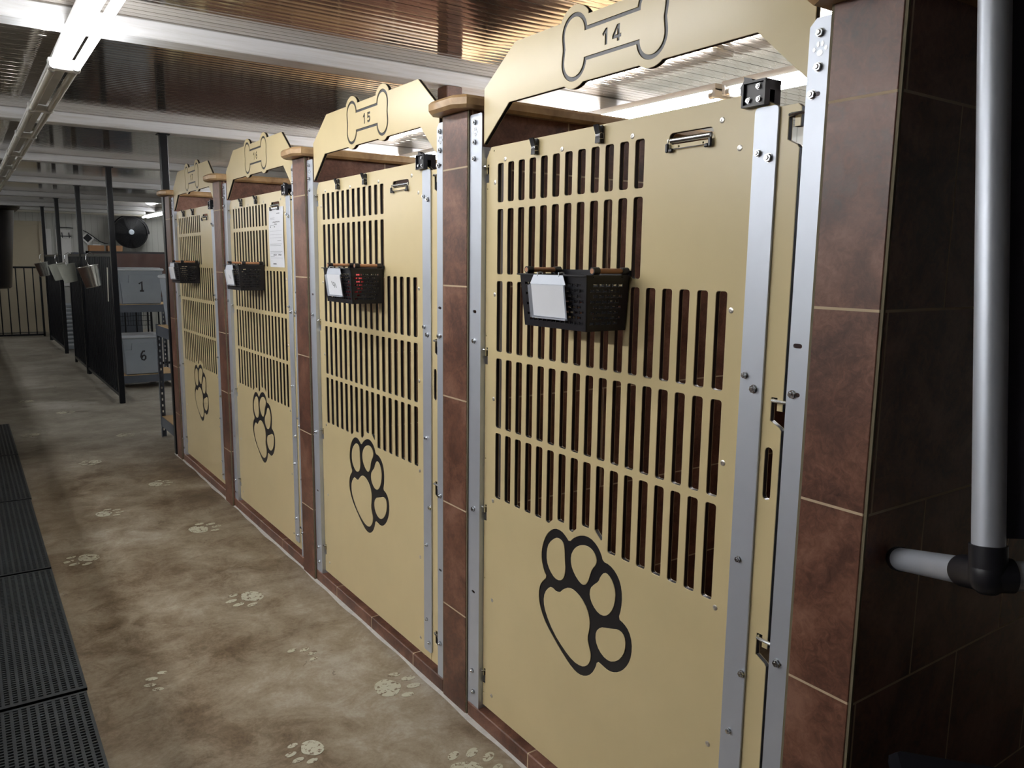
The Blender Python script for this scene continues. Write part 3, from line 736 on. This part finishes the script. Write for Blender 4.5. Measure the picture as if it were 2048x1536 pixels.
# rubber drainage mats along the left
ends = [(.95, 1.555), (1.575, 2.845), (2.865, 4.125), (4.145, 5.435), (5.455, 6.75), (6.77, 8.07)]
ML = ['black perforated rubber mat nearest the camera, at the bottom left corner', 'second black perforated rubber mat from the bottom of the picture', 'third black perforated rubber mat from the bottom of the picture',
      'fourth black perforated rubber mat from the bottom of the picture', 'fifth black rubber mat, beside the floor in front of farthest gate', 'farthest black rubber mat of the row along the left']
def mat_mesh(y0, y1, x1):
    mb = MB(); x0 = x1 - .72
    n = int((x1 - x0) / .0235)
    for i in range(n + 1):
        x = x1 - i * .0235; mb.box((x - .0095, y0, .005), (x, y1, .013))
    k = int((y1 - y0) / .0163)
    for j in range(k + 1):
        yy = y0 + j * (y1 - y0 - .007) / k; mb.box((x0, yy, .005), (x1 - .001, yy + .007, .0115))
    mb.box((x0, y0, .0005), (x1 - .004, y1, .0045), 1)
    mb.box((x0, y0, .003), (x1, y0 + .012, .0135)); mb.box((x0, y1 - .012, .003), (x1, y1, .0135))
    return mb
for i, (a, b) in enumerate(ends):
    x1 = [.238, .245, .250, .250, .255, .255][i]
    solo('rubber_mat', mat_mesh(a, b, x1), ['rubber', 'under'], ML[i], 'mat', 'rubber mats along the left', base=(x1 - .36, (a + b) / 2, 0), smooth=0)

# ------------------------------------------------------------------ fluorescent fixtures
def fixture(x, y0, y1, lit, label, zt=2.329, mat='lit', dx=.043, group='unlit fluorescent fixtures'):
    t = thing('ceiling_light_fixture', (x, (y0 + y1) / 2, zt), label, 'ceiling light', group)
    mb = MB(); h = zt - (.030 if x > 2 else .040); wb, wt = (.058, .060) if x > 2 else (.024, .040)
    mb.prism([(x - wb, h), (x + wb, h), (x + wt, zt - .012), (x + wt, zt), (x - wt, zt), (x - wt, zt - .012)], y0 + .002, y1 - .002, lambda u, v, hh: (u, hh, v))
    for ya in (y0 + .002, y1 - .022): mb.box((x - .062, ya, h - .036), (x + .062, ya + .018, h + .01), ch=.003)
    part('housing', mb, 'white', t, smooth=20)
    for s in (-1, 1):
        xx = x + s * dx; zz = h - .022
        mb = MB(); mb.cyl((xx, y0 + .045, zz), (xx, y1 - .045, zz), .0165, n=14); tb = part('tube', mb, mat if lit else 'dirtytube', t)
        mb = MB(); mb.cyl((xx, y0 + .018, zz), (xx, y0 + .046, zz), .0172, n=14); mb.cyl((xx, y1 - .046, zz), (xx, y1 - .018, zz), .0172, n=14); part('tube_end', mb, 'metalcap', tb)
    return t
FX = .440
fixture(FX, 1.66, 4.08, True, 'lit double fluorescent fixture at the top left', mat='lit', group='lit corridor fixtures')
ys_ = [4.09, 5.29, 6.49, 7.69, 8.89, 10.09, 11.29, 12.49, 13.69, 14.89]
FLb = ['next after the lit one', 'second after the lit one', 'third after the lit one', 'fourth after the lit one', 'fifth after the lit one', 'sixth after the lit one', 'seventh after the lit one', 'eighth after the lit one', 'farthest down the corridor']
for i in range(9):
    fixture(FX, ys_[i], ys_[i + 1] - .01, False, 'unlit double fluorescent fixture, %s' % FLb[i])
KL = ['lit fixture seen through the opening over gate 14, left piece', 'lit fixture seen through the opening over gate 15']
yk = [(1.40, 2.72), (2.76, 4.06), (4.10, 5.40), (5.44, 6.74)]
kl = ['lit fixture over the kennels at right of gate 14 opening', 'lit fixture over the kennels, left piece in gate 14 opening', 'lit fixture over the kennels behind header 15', 'lit fixture over the kennels at right of gate 15 opening']
for i, (a, b) in enumerate(yk): fixture(3.15, a, b, True, kl[i], mat='litk', group='lit fixtures over the kennels')
for i, (a, b) in enumerate(((9.2, 11.4), (15.6, 17.6))): fixture(3.15, a, b, True, ['lit fixture above the storage area behind the black posts', 'small bright fixture beside the round fan'][i], mat='lit_and_fill', group='lit fixtures over the storage area')
for i, a in enumerate((1.7, 4.3, 6.9, 9.5, 12.1, 14.7)): fixture(-1.9, a - (.95 if i == 0 else 0), a + 2.42, True, 'added unseen fill light on the opposite side, %s from the camera' % ['first', 'second', 'third', 'fourth', 'fifth', 'last'][i], mat='fill_near' if i == 0 else 'lit_and_fill', group='added fill lights on the opposite side')  # unseen lamps added as fill to brighten the gates and ceiling
# long unlit fixture across the far end
t = thing('ceiling_light_fixture', (1.4, 16.5, 2.329), 'long white fixture running across the far end of the ceiling', 'ceiling light')
mb = MB(); mb.box((-.6, 16.44, 2.27), (2.96, 16.56, 2.329), ch=.012); part('housing', mb, 'white', t)
for yy in (16.46, 16.53):
    mb = MB(); mb.cyl((-.55, yy, 2.252), (2.93, yy, 2.252), .0165, n=10); part('tube', mb, 'dirtytube', t)

# ------------------------------------------------------------------ black posts
PLb = ['tall black square post beside the farthest kennel gate', 'tall black square post in front of the tub shelf', 'tall black square post behind the nearest steel bucket', 'tall black square post beyond the pale buckets', 'farthest tall black post, by the barred gate']
for i, yy in enumerate((6.226, 8.767, 11.263, 13.829, 16.254)):
    t = thing('support_post', (1.262, yy, 0), PLb[i], 'post', 'black posts under the beams')
    mb = MB(); mb.box((1.236, yy - .026, 0), (1.288, yy + .026, 2.329), ch=.004); part('tube', mb, 'blacksteel', t)
    mb = MB(); mb.box((1.222, yy - .04, 2.322), (1.302, yy + .04, 2.3298)); part('top_plate', mb, 'blacksteel', t)
# brown pillar behind the divider
mb = MB(); mb.box((2.075, 3.60, 0), (2.165, 3.70, 2.329), ch=.004)
solo('pillar', mb, 'tile_yj', 'brown square pillar behind header 15 under the first beam', 'pillar', base=(2.12, 3.65, 0), smooth=0)

# ------------------------------------------------------------------ black barred fences
def fence(name, p0, p1, z0, z1, pitch, label, cat='fence', group=None, frame=.016):
    p0, p1 = Vector(p0), Vector(p1); L = (p1 - p0).length; d = (p1 - p0).normalized()
    t = thing(name, ((p0 + p1) / 2)[:2] + (0,) if False else ((p0.x + p1.x) / 2, (p0.y + p1.y) / 2, 0), label, cat, group)
    mb = MB()
    def bx(a, b, za, zb, h=frame):
        pa, pb = p0 + d * a, p0 + d * b; nrm = Vector((-d.y, d.x, 0)) * h
        vs = [pa - nrm, pb - nrm, pb + nrm, pa + nrm]
        mb.add([(v.x, v.y, za) for v in vs] + [(v.x, v.y, zb) for v in vs], [(0, 3, 2, 1), (4, 5, 6, 7), (0, 1, 5, 4), (1, 2, 6, 5), (2, 3, 7, 6), (3, 0, 4, 7)])
    bx(0, L, z1 - .032, z1); bx(0, L, z0, z0 + .032); bx(0, .034, 0.0, z1); bx(L - .034, L, 0.0, z1)
    part('rails', mb, 'blacksteel', t, smooth=0)
    n = int(L / pitch)
    for i in range(1, n):
        p = p0 + d * (L * i / n); mb = MB(); mb.cyl((p.x, p.y, z0 + .03), (p.x, p.y, z1 - .03), .010, n=8); part('bar', mb, 'blacksteel', t)
    return t
fence('barred_fence', (1.262, 8.81, 0), (1.262, 11.23, 0), .06, 1.50, .13, 'black barred fence behind the nearest steel bucket', group='black barred fences')
fence('barred_fence', (1.262, 11.30, 0), (1.262, 12.62, 0), .06, 1.50, .13, 'black barred fence behind the pale buckets', group='black barred fences')
fence('barred_fence', (1.262, 13.87, 0), (1.262, 16.22, 0), .06, 1.50, .13, 'black barred fence behind the farthest bucket', group='black barred fences')
fence('barred_gate', (-.50, 17.1, 0), (1.235, 17.1, 0), .02, 1.286, .13, 'low black barred gate closing the far end of the corridor', 'gate')
t = fence('covered_fence', (1.32, 11.34, 0), (4.7, 11.34, 0), .06, 1.54, .13, 'black fence with brown tarpaulin draped over its top')
mb = MB(); nx, nz = 80, 10
vs = []
for j in range(nz + 1):
    for i in range(nx + 1):
        x = 1.35 + 3.3 * i / nx; z = 1.515 - (.62 + .03 * math.sin(i * .5)) * j / nz
        vs.append((x, 11.298 - .012 * math.sin(i * .8 + j * .6) - .008 * math.sin(i * .27), z))
mb.add(vs, [(j * (nx + 1) + i, j * (nx + 1) + i + 1, (j + 1) * (nx + 1) + i + 1, (j + 1) * (nx + 1) + i) for j in range(nz) for i in range(nx)])
tp = solo('hanging_tarpaulin', mb, 'tarp', 'dark brown tarpaulin hung along the fence above the grey tubs', 'tarpaulin', base=(2.1, 11.31, 1.3), smooth=60)

# ------------------------------------------------------------------ steel buckets on the fence
def bucket(x, y, label, mat='galv', tilt=-12, s=1.0):
    t = thing('bucket', (x, y, 1.15), label, 'bucket', 'buckets hung on the fence')
    mb = MB(); H = .215
    mb.lathe((x, y, 1.15), (0, 0, 1), [(.0, .0), (.070, 0), (.074, .004), (.076, .006), (.098, H * .93), (.100, H), (.105, H + .004), (.105, H + .010), (.099, H + .008), (.094, H * .93), (.071, .010), (.0, .010)], 28)
    part('pail', mb, mat, t)
    mb = MB(); mb.tube([(x, y + .104 * math.cos(a), 1.15 + H * .96 + .085 * math.sin(a)) for a in [pi * i / 16 for i in range(17)]], .003, 6)
    part('bail', mb, 'steel', t)
    mb = MB(); mb.tube([(x, y, 1.15 + H * .96 + .082), (x + .02, y, 1.15 + H + .13), (x + .06, y, 1.15 + H + .145), (x + .09, y, 1.15 + H + .11)], .004, 6)
    part('hook', mb, 'steel', t)
    t.rotation_euler = (0, math.radians(tilt), 0)
    return t
M['palegalv'] = simple('pale_pail_plastic', (0.42, 0.44, 0.38), 0.5, 0, 0.1, 10)
bucket(1.155, 9.45, 'shiny steel bucket nearest the camera, hung on the black fence')
bucket(1.150, 11.45, 'pale dull bucket behind the nearest steel bucket', 'palegalv')
bucket(1.150, 12.65, 'pale dull bucket between the two other pails, left', 'palegalv')
bucket(1.150, 15.15, 'small shiny steel bucket at the far end of the fence')
t = thing('hanging_stick', (1.22, 9.1, .9), 'thin pale wooden stick hung on the fence beside the steel bucket', 'stick')
mb = MB(); mb.cyl((1.217, 8.95, 1.02), (1.2255, 8.95, 1.36), .005, n=8); part('shaft', mb, 'dirtytube', t)

# ------------------------------------------------------------------ tub shelves
def shelf(x0, x1, y0, y1, zs, ztop, label, left_perf=True):
    t = thing('metal_shelf', ((x0 + x1) / 2, (y0 + y1) / 2, 0), label, 'shelf', 'grey steel shelves with wooden boards')
    for z in zs:
        mb = MB(); mb.box((x0, y0, z - .085), (x1, y0 + .004, z - .002)); mb.box((x0, y1 - .004, z - .085), (x1, y1, z - .002))
        mb.box((x0, y0, z - .085), (x0 + .004, y1, z - .002)); mb.box((x1 - .004, y0, z - .085), (x1, y1, z - .002)); mb.box((x0, y0 - .006, z - .012), (x1, y0, z - .002))
        part('shelf_beam', mb, 'shelfsteel', t, smooth=0)
        mb = MB(); mb.box((x0 + .006, y0 - .004, z - .012), (x1 - .006, y1 - .006, z), ch=.002); part('shelf_board', mb, 'board', t, smooth=0)
    for xx, sx in ((x0, 1), (x1, -1)):
        for yy, sy in ((y0, 1), (y1, -1)):
            mb = MB(); w = .038
            hs = [rrect(-.005 + w / 2, .006 + w / 2, z - .010, z + .010, .004, 2) for z in [.06 + .05 * i for i in range(int((ztop - .08) / .05))]]
            sheet(mb, [[(0, 0), (w, 0), (w, ztop), (0, ztop)]] + hs, 0, .002, lambda u, v, h: (xx + sx * u, yy - sy * (.0065 + h) , v))
            sheet(mb, [[(0, 0), (w, 0), (w, ztop), (0, ztop)]] + hs, 0, .002, lambda u, v, h: (xx - sx * (.0005 + h), yy + sy * (u - .006), v))
            part('leg', mb, 'shelfsteel', t, smooth=0)
    return t
shelf(1.36, 2.00, 9.67, 10.25, (.155, .945), 1.0, 'grey steel shelf holding tubs 1 and 6')
shelf(1.275, 1.93, 6.36, 6.91, (.175, .925), .93, 'nearer grey steel shelf beside the farthest kennel')
def tub(x0, x1, y0, y1, z0, z1, label, num=None):
    t = thing('storage_tub', ((x0 + x1) / 2, (y0 + y1) / 2, z0), label, 'storage tub', 'grey lidded storage tubs')
    mb = MB(); i = .03; zt = z1 - .035
    def ringv(ins, z): return [(x0 + ins, y0 + ins, z), (x1 - ins, y0 + ins, z), (x1 - ins, y1 - ins, z), (x0 + ins, y1 - ins, z)]
    # tapered body with a handle recess band near the top
    xm = (x0 + x1) / 2; W = x1 - x0
    vs = ringv(.045, z0) + ringv(.040, z0 + .01) + ringv(.022, zt - .10) + ringv(.012, zt)
    fs = [(3, 2, 1, 0), (12, 13, 14, 15)]
    for k in range(3):
        for q in range(4): fs.append((k * 4 + q, k * 4 + (q + 1) % 4, k * 4 + 4 + (q + 1) % 4, k * 4 + 4 + q))
    mb.add(vs, fs)
    # raised front plate that leaves a stepped handle shoulder
    mb.prism([(xm - W * .44, zt - .13), (xm - W * .27, zt - .13), (xm - W * .25, zt - .05), (xm + W * .25, zt - .05), (xm + W * .27, zt - .13), (xm + W * .44, zt - .13), (xm + W * .40, z0 + .01), (xm - W * .40, z0 + .01)], 0, .02, lambda u, v, h: (u, y0 + .022 + .020 * (1 - (v - z0) / (zt - z0)) - h, v))
    part('tub_body', mb, 'tubgrey', t)
    mb = MB(); mb.box((x0, y0 - .004, zt), (x1, y1, z1 - .008), ch=.008); mb.box((x0 + .03, y0 + .03, z1 - .010), (x1 - .03, y1 - .03, z1), ch=.004); part('lid', mb, 'lidgrey', t)
    if num:
        mb = MB(); h = .105; w = .06
        yf = lambda v: y0 + .0015 + .020 * (1 - (v - z0) / (zt - z0))
        if num == '1': pts = [[(-.4, .75), (.1, 1.0), (.1, 0)], [(-.25, 0), (.4, 0)]]
        else: pts = [[(.32, .95), (-.05, .95), (-.33, .68), (-.42, .35), (-.25, .06), (.1, -.02), (.38, .14), (.40, .38), (.15, .52), (-.10, .46), (-.30, .22)]]
        zc = z0 + (zt - z0) * .40
        for p in pts: mb.tube([(xm + a * w, yf(zc + b * h) - .0005, zc + b * h) for a, b in p], .0085, 8)
        for v in mb.v: v.y = max(v.y, yf(v.z) - .0022)
        part('numeral', mb, 'ink', t)
    return t
tub(1.420, 1.900, 9.69, 10.15, .946, 1.352, 'grey storage tub marked 1 on the upper shelf board', '1')
tub(1.420, 1.860, 9.69, 10.15, .156, .600, 'grey storage tub marked 6 on the lower shelf board', '6')
tub(1.295, 1.760, 6.40, 6.86, .926, 1.334, 'grey storage tub partly hidden by the nearest black post')
# things behind the shelf
mb = MB()
for i in range(18): mb.cyl((1.45 + i * .03, 10.9, .62), (1.45 + i * .03, 10.9, .86), .002, n=5)
for z in (.62, .68, .74, .80, .86): mb.cyl((1.44, 10.9, z), (1.97, 10.9, z), .003, n=6)
mb.box((1.44, 10.88, 0), (1.46, 10.92, .87)); mb.box((1.95, 10.88, 0), (1.97, 10.92, .87))
solo('wire_crate', mb, 'blacksteel', 'dark wire crate side seen between the two grey tubs', 'crate', base=(1.7, 10.9, 0))
mb = MB()
for i in range(11): mb.box((1.33, 14.45, .06 + i * .064), (1.53, 14.62, .06 + i * .064 + .034), 0)
for i in range(11): mb.box((1.335, 14.46, .04 + i * .064 - (.04 if i == 0 else 0)), (1.525, 14.61, .06 + i * .064), 1)
solo('tray_stack', mb, ['lidgrey', 'tubgrey'], 'striped stack of pale trays seen through the black fence', 'trays', base=(1.43, 14.53, 0), smooth=0)

# ------------------------------------------------------------------ far wall things
f = thing('wall_fan', (2.873, 17.6, 1.972), 'large round black fan on the far wall', 'fan'); fx, fy, fz = 2.873, 17.62, 1.972
mb = MB()
for r in [.05 + .022 * i for i in range(12)]:
    mb.tube([(fx + r * math.cos(a), fy - .055 - .05 * (1 - (r / .31) ** 2), fz + r * math.sin(a)) for a in [2 * pi * i / 32 for i in range(33)]], .0035, 4)
for i in range(24):
    a = 2 * pi * i / 24; mb.tube([(fx + r * math.cos(a), fy - .055 - .05 * (1 - (r / .31) ** 2), fz + r * math.sin(a)) for r in (.05, .12, .2, .27, .31)], .0035, 4)
part('grille', mb, 'blacksteel', f)
mb = MB(); mb.lathe((fx, fy, fz), (0, -1, 0), [(.300, -.06), (.312, -.06), (.318, .0), (.318, .05), (.300, .05), (.300, -.05), (.0, -.05)], 40); part('shroud', mb, 'under', f)
mb = MB()
for i in range(5):
    a = 2 * pi * i / 5 + .3; c, s = math.cos(a), math.sin(a); vs = []
    for r, w, tw in ((.04, .04, .02), (.15, .09, .018), (.27, .11, .012)):
        for q in (-1, 1): vs.append((fx + r * c - q * w * s, fy - q * tw, fz + r * s + q * w * c))
    mb.add(vs, [(0, 1, 3, 2), (2, 3, 5, 4), (2, 3, 1, 0), (4, 5, 3, 2)])
part('blades', mb, 'under', f)
mb = MB(); mb.lathe((fx, fy - .08, fz), (0, -1, 0), [(.052, 0), (.052, .028), (.045, .034), (0, .036)], 24); part('badge', mb, 'tubgrey', f)
mb = MB(); mb.tube([(fx + .335 * math.cos(a), fy, fz + .335 * math.sin(a)) for a in [pi * i / 20 for i in range(21)]], .012, 8)
mb.box((fx - .35, fy - .02, fz - .03), (fx - .30, fy + .02, fz + .03)); mb.box((fx + .30, fy - .02, fz - .03), (fx + .35, fy + .02, fz + .03)); mb.box((fx - .05, fy, fz + .32), (fx + .05, 18.0, fz + .36)); part('yoke', mb, 'blacksteel', f)
# diamond vent
t = thing('hanging_diamond_plate', (2.143, 17.99, 1.845), 'grey diamond shaped plate hung on the far wall', 'wall plate')
mb = MB(); c = (2.143, 1.845); dm = lambda r: [(c[0] + r, c[1]), (c[0], c[1] + r), (c[0] - r, c[1]), (c[0], c[1] - r)]
XZ = lambda u, v, h: (u, h, v)
mb.prism(dm(.125), 17.97, 17.995, XZ); part('plate', mb, 'metalcap', t, smooth=0)
mb = MB(); mb.prism(dm(.085), 17.962, 17.971, XZ); mb.prism(dm(.04), 17.955, 17.963, XZ); part('centre', mb, 'blacksteel', t, smooth=0)
# cabinet and boxes
t = thing('cabinet', (2.3, 16.95, 0), 'dark cabinet under the two cardboard boxes', 'cabinet')
mb = MB(); mb.box((1.75, 16.75, 0), (2.85, 17.2, 1.555), ch=.005); part('body', mb, 'shelfsteel', t, smooth=0)
mb = MB(); mb.box((1.77, 16.738, .05), (2.29, 16.752, 1.52)); part('door', mb, 'shelfsteel', t, smooth=0)
mb = MB(); mb.box((2.31, 16.738, .05), (2.83, 16.752, 1.52)); part('door', mb, 'shelfsteel', t, smooth=0)
for a, b, lb in ((2.02, 2.27, 'open orange brown cardboard box with white paper on top'), (2.33, 2.58, 'closed cardboard box right of the open one')):
    t = thing('cardboard_box', ((a + b) / 2, 16.9, 1.555), lb, 'box', 'boxes on the dark cabinet')
    mb = MB(); mb.box((a, 16.78, 1.555), (b, 17.02, 1.690)); part('carton', mb, 'cardboard', t, smooth=0)
    mb = MB(); mb.box((a + .06, 16.79, 1.690), (b - .06, 16.95, 1.703 if a < 2.1 else 1.694), ch=.003); part('paper' if a < 2.1 else 'flap', mb, 'card' if a < 2.1 else 'cardboard', t)
mb = MB(); mb.tube([(2.07, 17.97, 1.99), (2.13, 17.95, 1.96), (2.25, 17.95, 1.87), (2.36, 17.95, 1.78), (2.44, 17.95, 1.745), (2.5, 17.97, 1.74)], .008, 6)
solo('cable', mb, 'blackplastic', 'black cable running diagonally down the far wall', 'cable', base=(2.07, 17.97, 1.99))
mb = MB(); mb.tube([(1.60, 17.97, 2.06), (1.68, 17.96, 2.03), (1.78, 17.96, 2.035), (1.90, 17.97, 2.03)], .007, 6)
solo('cable', mb, 'blackplastic', 'short black cable sagging high on the far wall', 'cable', base=(1.6, 17.97, 2.06))
t = thing('hook_rack', (1.75, 17.97, 1.86), 'small black rack of hooks on the far wall', 'hooks')
mb = MB(); mb.box((1.62, 17.97, 1.86), (1.86, 17.99, 1.88)); part('rail', mb, 'blackplastic', t)
for xx in (1.70, 1.82):
    mb = MB(); mb.tube([(xx, 17.97, 1.94), (xx, 17.95, 1.87), (xx, 17.93, 1.84), (xx, 17.90, 1.86)], .008, 6); part('hook', mb, 'blackplastic', t)
for xx, lb in ((1.46, 'pale vertical board on the far wall next to the tan door'), (1.72, 'wide pale board behind the black hooks')):
    mb = MB(); w = .05 if xx < 1.5 else .13; mb.box((xx - w, 17.975, .9), (xx + w, 17.998, 2.0), ch=.004)
    solo('wall_board', mb, 'white', lb, 'board', 'boards on the far wall', base=(xx, 17.98, .9), smooth=0)

# ------------------------------------------------------------------ black bin hanging at the left edge
t = thing('hanging_bin', (-.03, 2.5, 1.37), 'black tapered plastic bin hanging at the left edge of the picture', 'bin')
mb = MB(); x0, x1, y0, y1, zb, zt = -.20, .128, 2.40, 2.62, 1.370, 1.578
def rr(ins, z, sgn=0): return [(u, v, z) for u, v in rrect(x0 + ins, x1 - ins, y0 + ins, y1 - ins, .03, 4)]
lv = [rr(.024, zb + .006), rr(.018, zb), rr(.020, zb + .004), rr(0.0, zt - .008), rr(-.010, zt - .004), rr(-.012, zt), rr(-.004, zt + .001), rr(.004, zt - .006), rr(.022, zb + .006)]
lv = [rr(.022, zb), rr(.018, zb + .004), rr(.002, zt - .010), rr(-.010, zt - .005), rr(-.012, zt), rr(.000, zt + .001), rr(.006, zt - .008), rr(.024, zb + .008)]
n = len(lv[0]); vs = sum(lv, []); fs = [tuple(reversed(range(n))), tuple(range((len(lv) - 1) * n, len(lv) * n))]
for k in range(len(lv) - 1):
    for i in range(n): j = (i + 1) % n; fs.append((k * n + i, k * n + j, (k + 1) * n + j, (k + 1) * n + i))
mb.add(vs, fs); part('bin_body', mb, 'binblack', t)
mb = MB()
for k, z in enumerate((1.52, 1.488, 1.462, 1.435)):
    for s in range(3):
        xa = .03 - s * .06
        mb.tube([(xa + .02 * math.cos(q), 2.404 + .0165 * (zt - z) / .2, z + .003 * math.sin(q * 2 + k)) for q in [pi * i / 8 for i in range(9)]], .0016, 6)
part('wavy_rib', mb, 'blackplastic', t)
mb = MB(); mb.box((-.62, 2.60, 1.54), (-.08, 2.64, 1.60)); mb.box((-.10, 2.395, 1.53), (.093, 2.399, 1.606)) if False else None
mb.box((-.20, 2.628, 1.50), (.05, 2.64, 1.60)); part('wall_arm', mb, 'blacksteel', t)
t2 = thing('hanging_bin', (-.04, 2.2, 1.42), 'edge of a second black bin nearer the camera, at the left border', 'bin') if False else None

# ------------------------------------------------------------------ tube frame at the right edge
def ray(px, py, dep):
    v = Vector(((px - 1024) / F_PX, -(py - 768) / F_PX, 1.0)) * dep
    return Vector((0, 0, 1.45)) + rt * v.x + up * v.y + fw * v.z
Cn = ray(1976, 1150, 1.07); Tp = ray(1990, 0, 1.07); vdir = (Tp - Cn).normalized()
We = Vector((1.325, .706, .944)); ldir = (We - Cn).normalized(); d3 = -(vdir.cross(ldir)).normalized()
if d3.x < 0: d3 = -d3
t = thing('tube_frame', Cn, 'silver tube frame with black corner joint leaning by the tiled wall', 'frame')
mb = MB(); mb.cyl(Cn + vdir * .03, Cn + vdir * 1.12, .0205, n=32); part('upright_tube', mb, 'alu', t)
mb = MB(); mb.cyl(Cn + ldir * .06, We, .0200, n=32); at_ = part('wall_tube', mb, 'alu', t)
mb = MB(); mb.cyl(We - ldir * .004, We + ldir * .012, .0215, n=32); part('end_cap', mb, 'blackplastic', at_)
mb = MB(); mb.cyl(Cn + d3 * .028, Cn + d3 * .55, .0200, n=32); part('side_tube', mb, 'alu', t)
mb = MB(); mb.cyl(Cn - vdir * .002, Cn + vdir * .041, .0235, n=32); mb.cyl(Cn, Cn + ldir * .075, .0232, n=32); mb.cyl(Cn, Cn + d3 * .030, .0232, n=32)
mb.lathe(Cn, vdir, [(.0, -.027), (.012, -.025), (.020, -.018), (.0238, -.006), (.0238, .01), (.02, .02)], 28); part('corner_joint', mb, 'blackplastic', t)
mb = MB(); q0 = Cn + vdir * .05 + d3 * .022 + ldir * .004; q1 = q0 + vdir * 1.05; w3 = d3 * .5; th = ldir * .006
vs = [q0, q0 + w3, q1 + w3, q1]; mb.add([v for v in vs] + [v + th for v in vs], [(0, 1, 2, 3), (7, 6, 5, 4), (0, 4, 5, 1), (1, 5, 6, 2), (2, 6, 7, 3), (3, 7, 4, 0)]); part('fabric_panel', mb, 'navy', t, smooth=0)
# the joint's loose foot rod down to the floor so that it stands
mb = MB(); ft = Vector((Cn.x + .52 * d3.x, Cn.y + .52 * d3.y, 0)); mb.cyl(Cn + d3 * .52, ft, .0205, n=24); part('leg', mb, 'alu', t)

# black box on the floor below it
t = thing('storage_box', (1.289, .453, 0), 'black box on the floor at the bottom right corner, mostly dark', 'box')
mb = MB(); mb.box((1.289 - .17, .453 - .12, 0), (1.289 + .17, .453 + .12, .59), ch=.012); part('body', mb, 'blackplastic', t)
mb = MB(); mb.box((1.289 - .18, .453 - .13, .585), (1.289 + .18, .453 + .13, .622), ch=.012); part('lid', mb, 'blackplastic', t)
t.rotation_euler = (0, 0, math.atan2(-.103, .081))

# ------------------------------------------------------------------ render look
sc = bpy.context.scene
wd = D.worlds.new('world'); sc.world = wd; wd.use_nodes = True
wd.node_tree.nodes['Background'].inputs[0].default_value = (.6, .65, .7, 1); wd.node_tree.nodes['Background'].inputs[1].default_value = 0.0
sc.view_settings.view_transform = 'Standard'; sc.view_settings.look = 'None'
sc.view_settings.exposure = 0.66; sc.view_settings.gamma = 1.0; sc.view_settings.use_curve_mapping = False
sc.cycles.use_denoising = True
sc.cycles.max_bounces = 6; sc.cycles.diffuse_bounces = 4; sc.cycles.glossy_bounces = 3
sc.cycles.use_adaptive_sampling = True; sc.cycles.adaptive_threshold = 0.08; sc.cycles.adaptive_min_samples = 16
sc.cycles.sample_clamp_indirect = 6.0
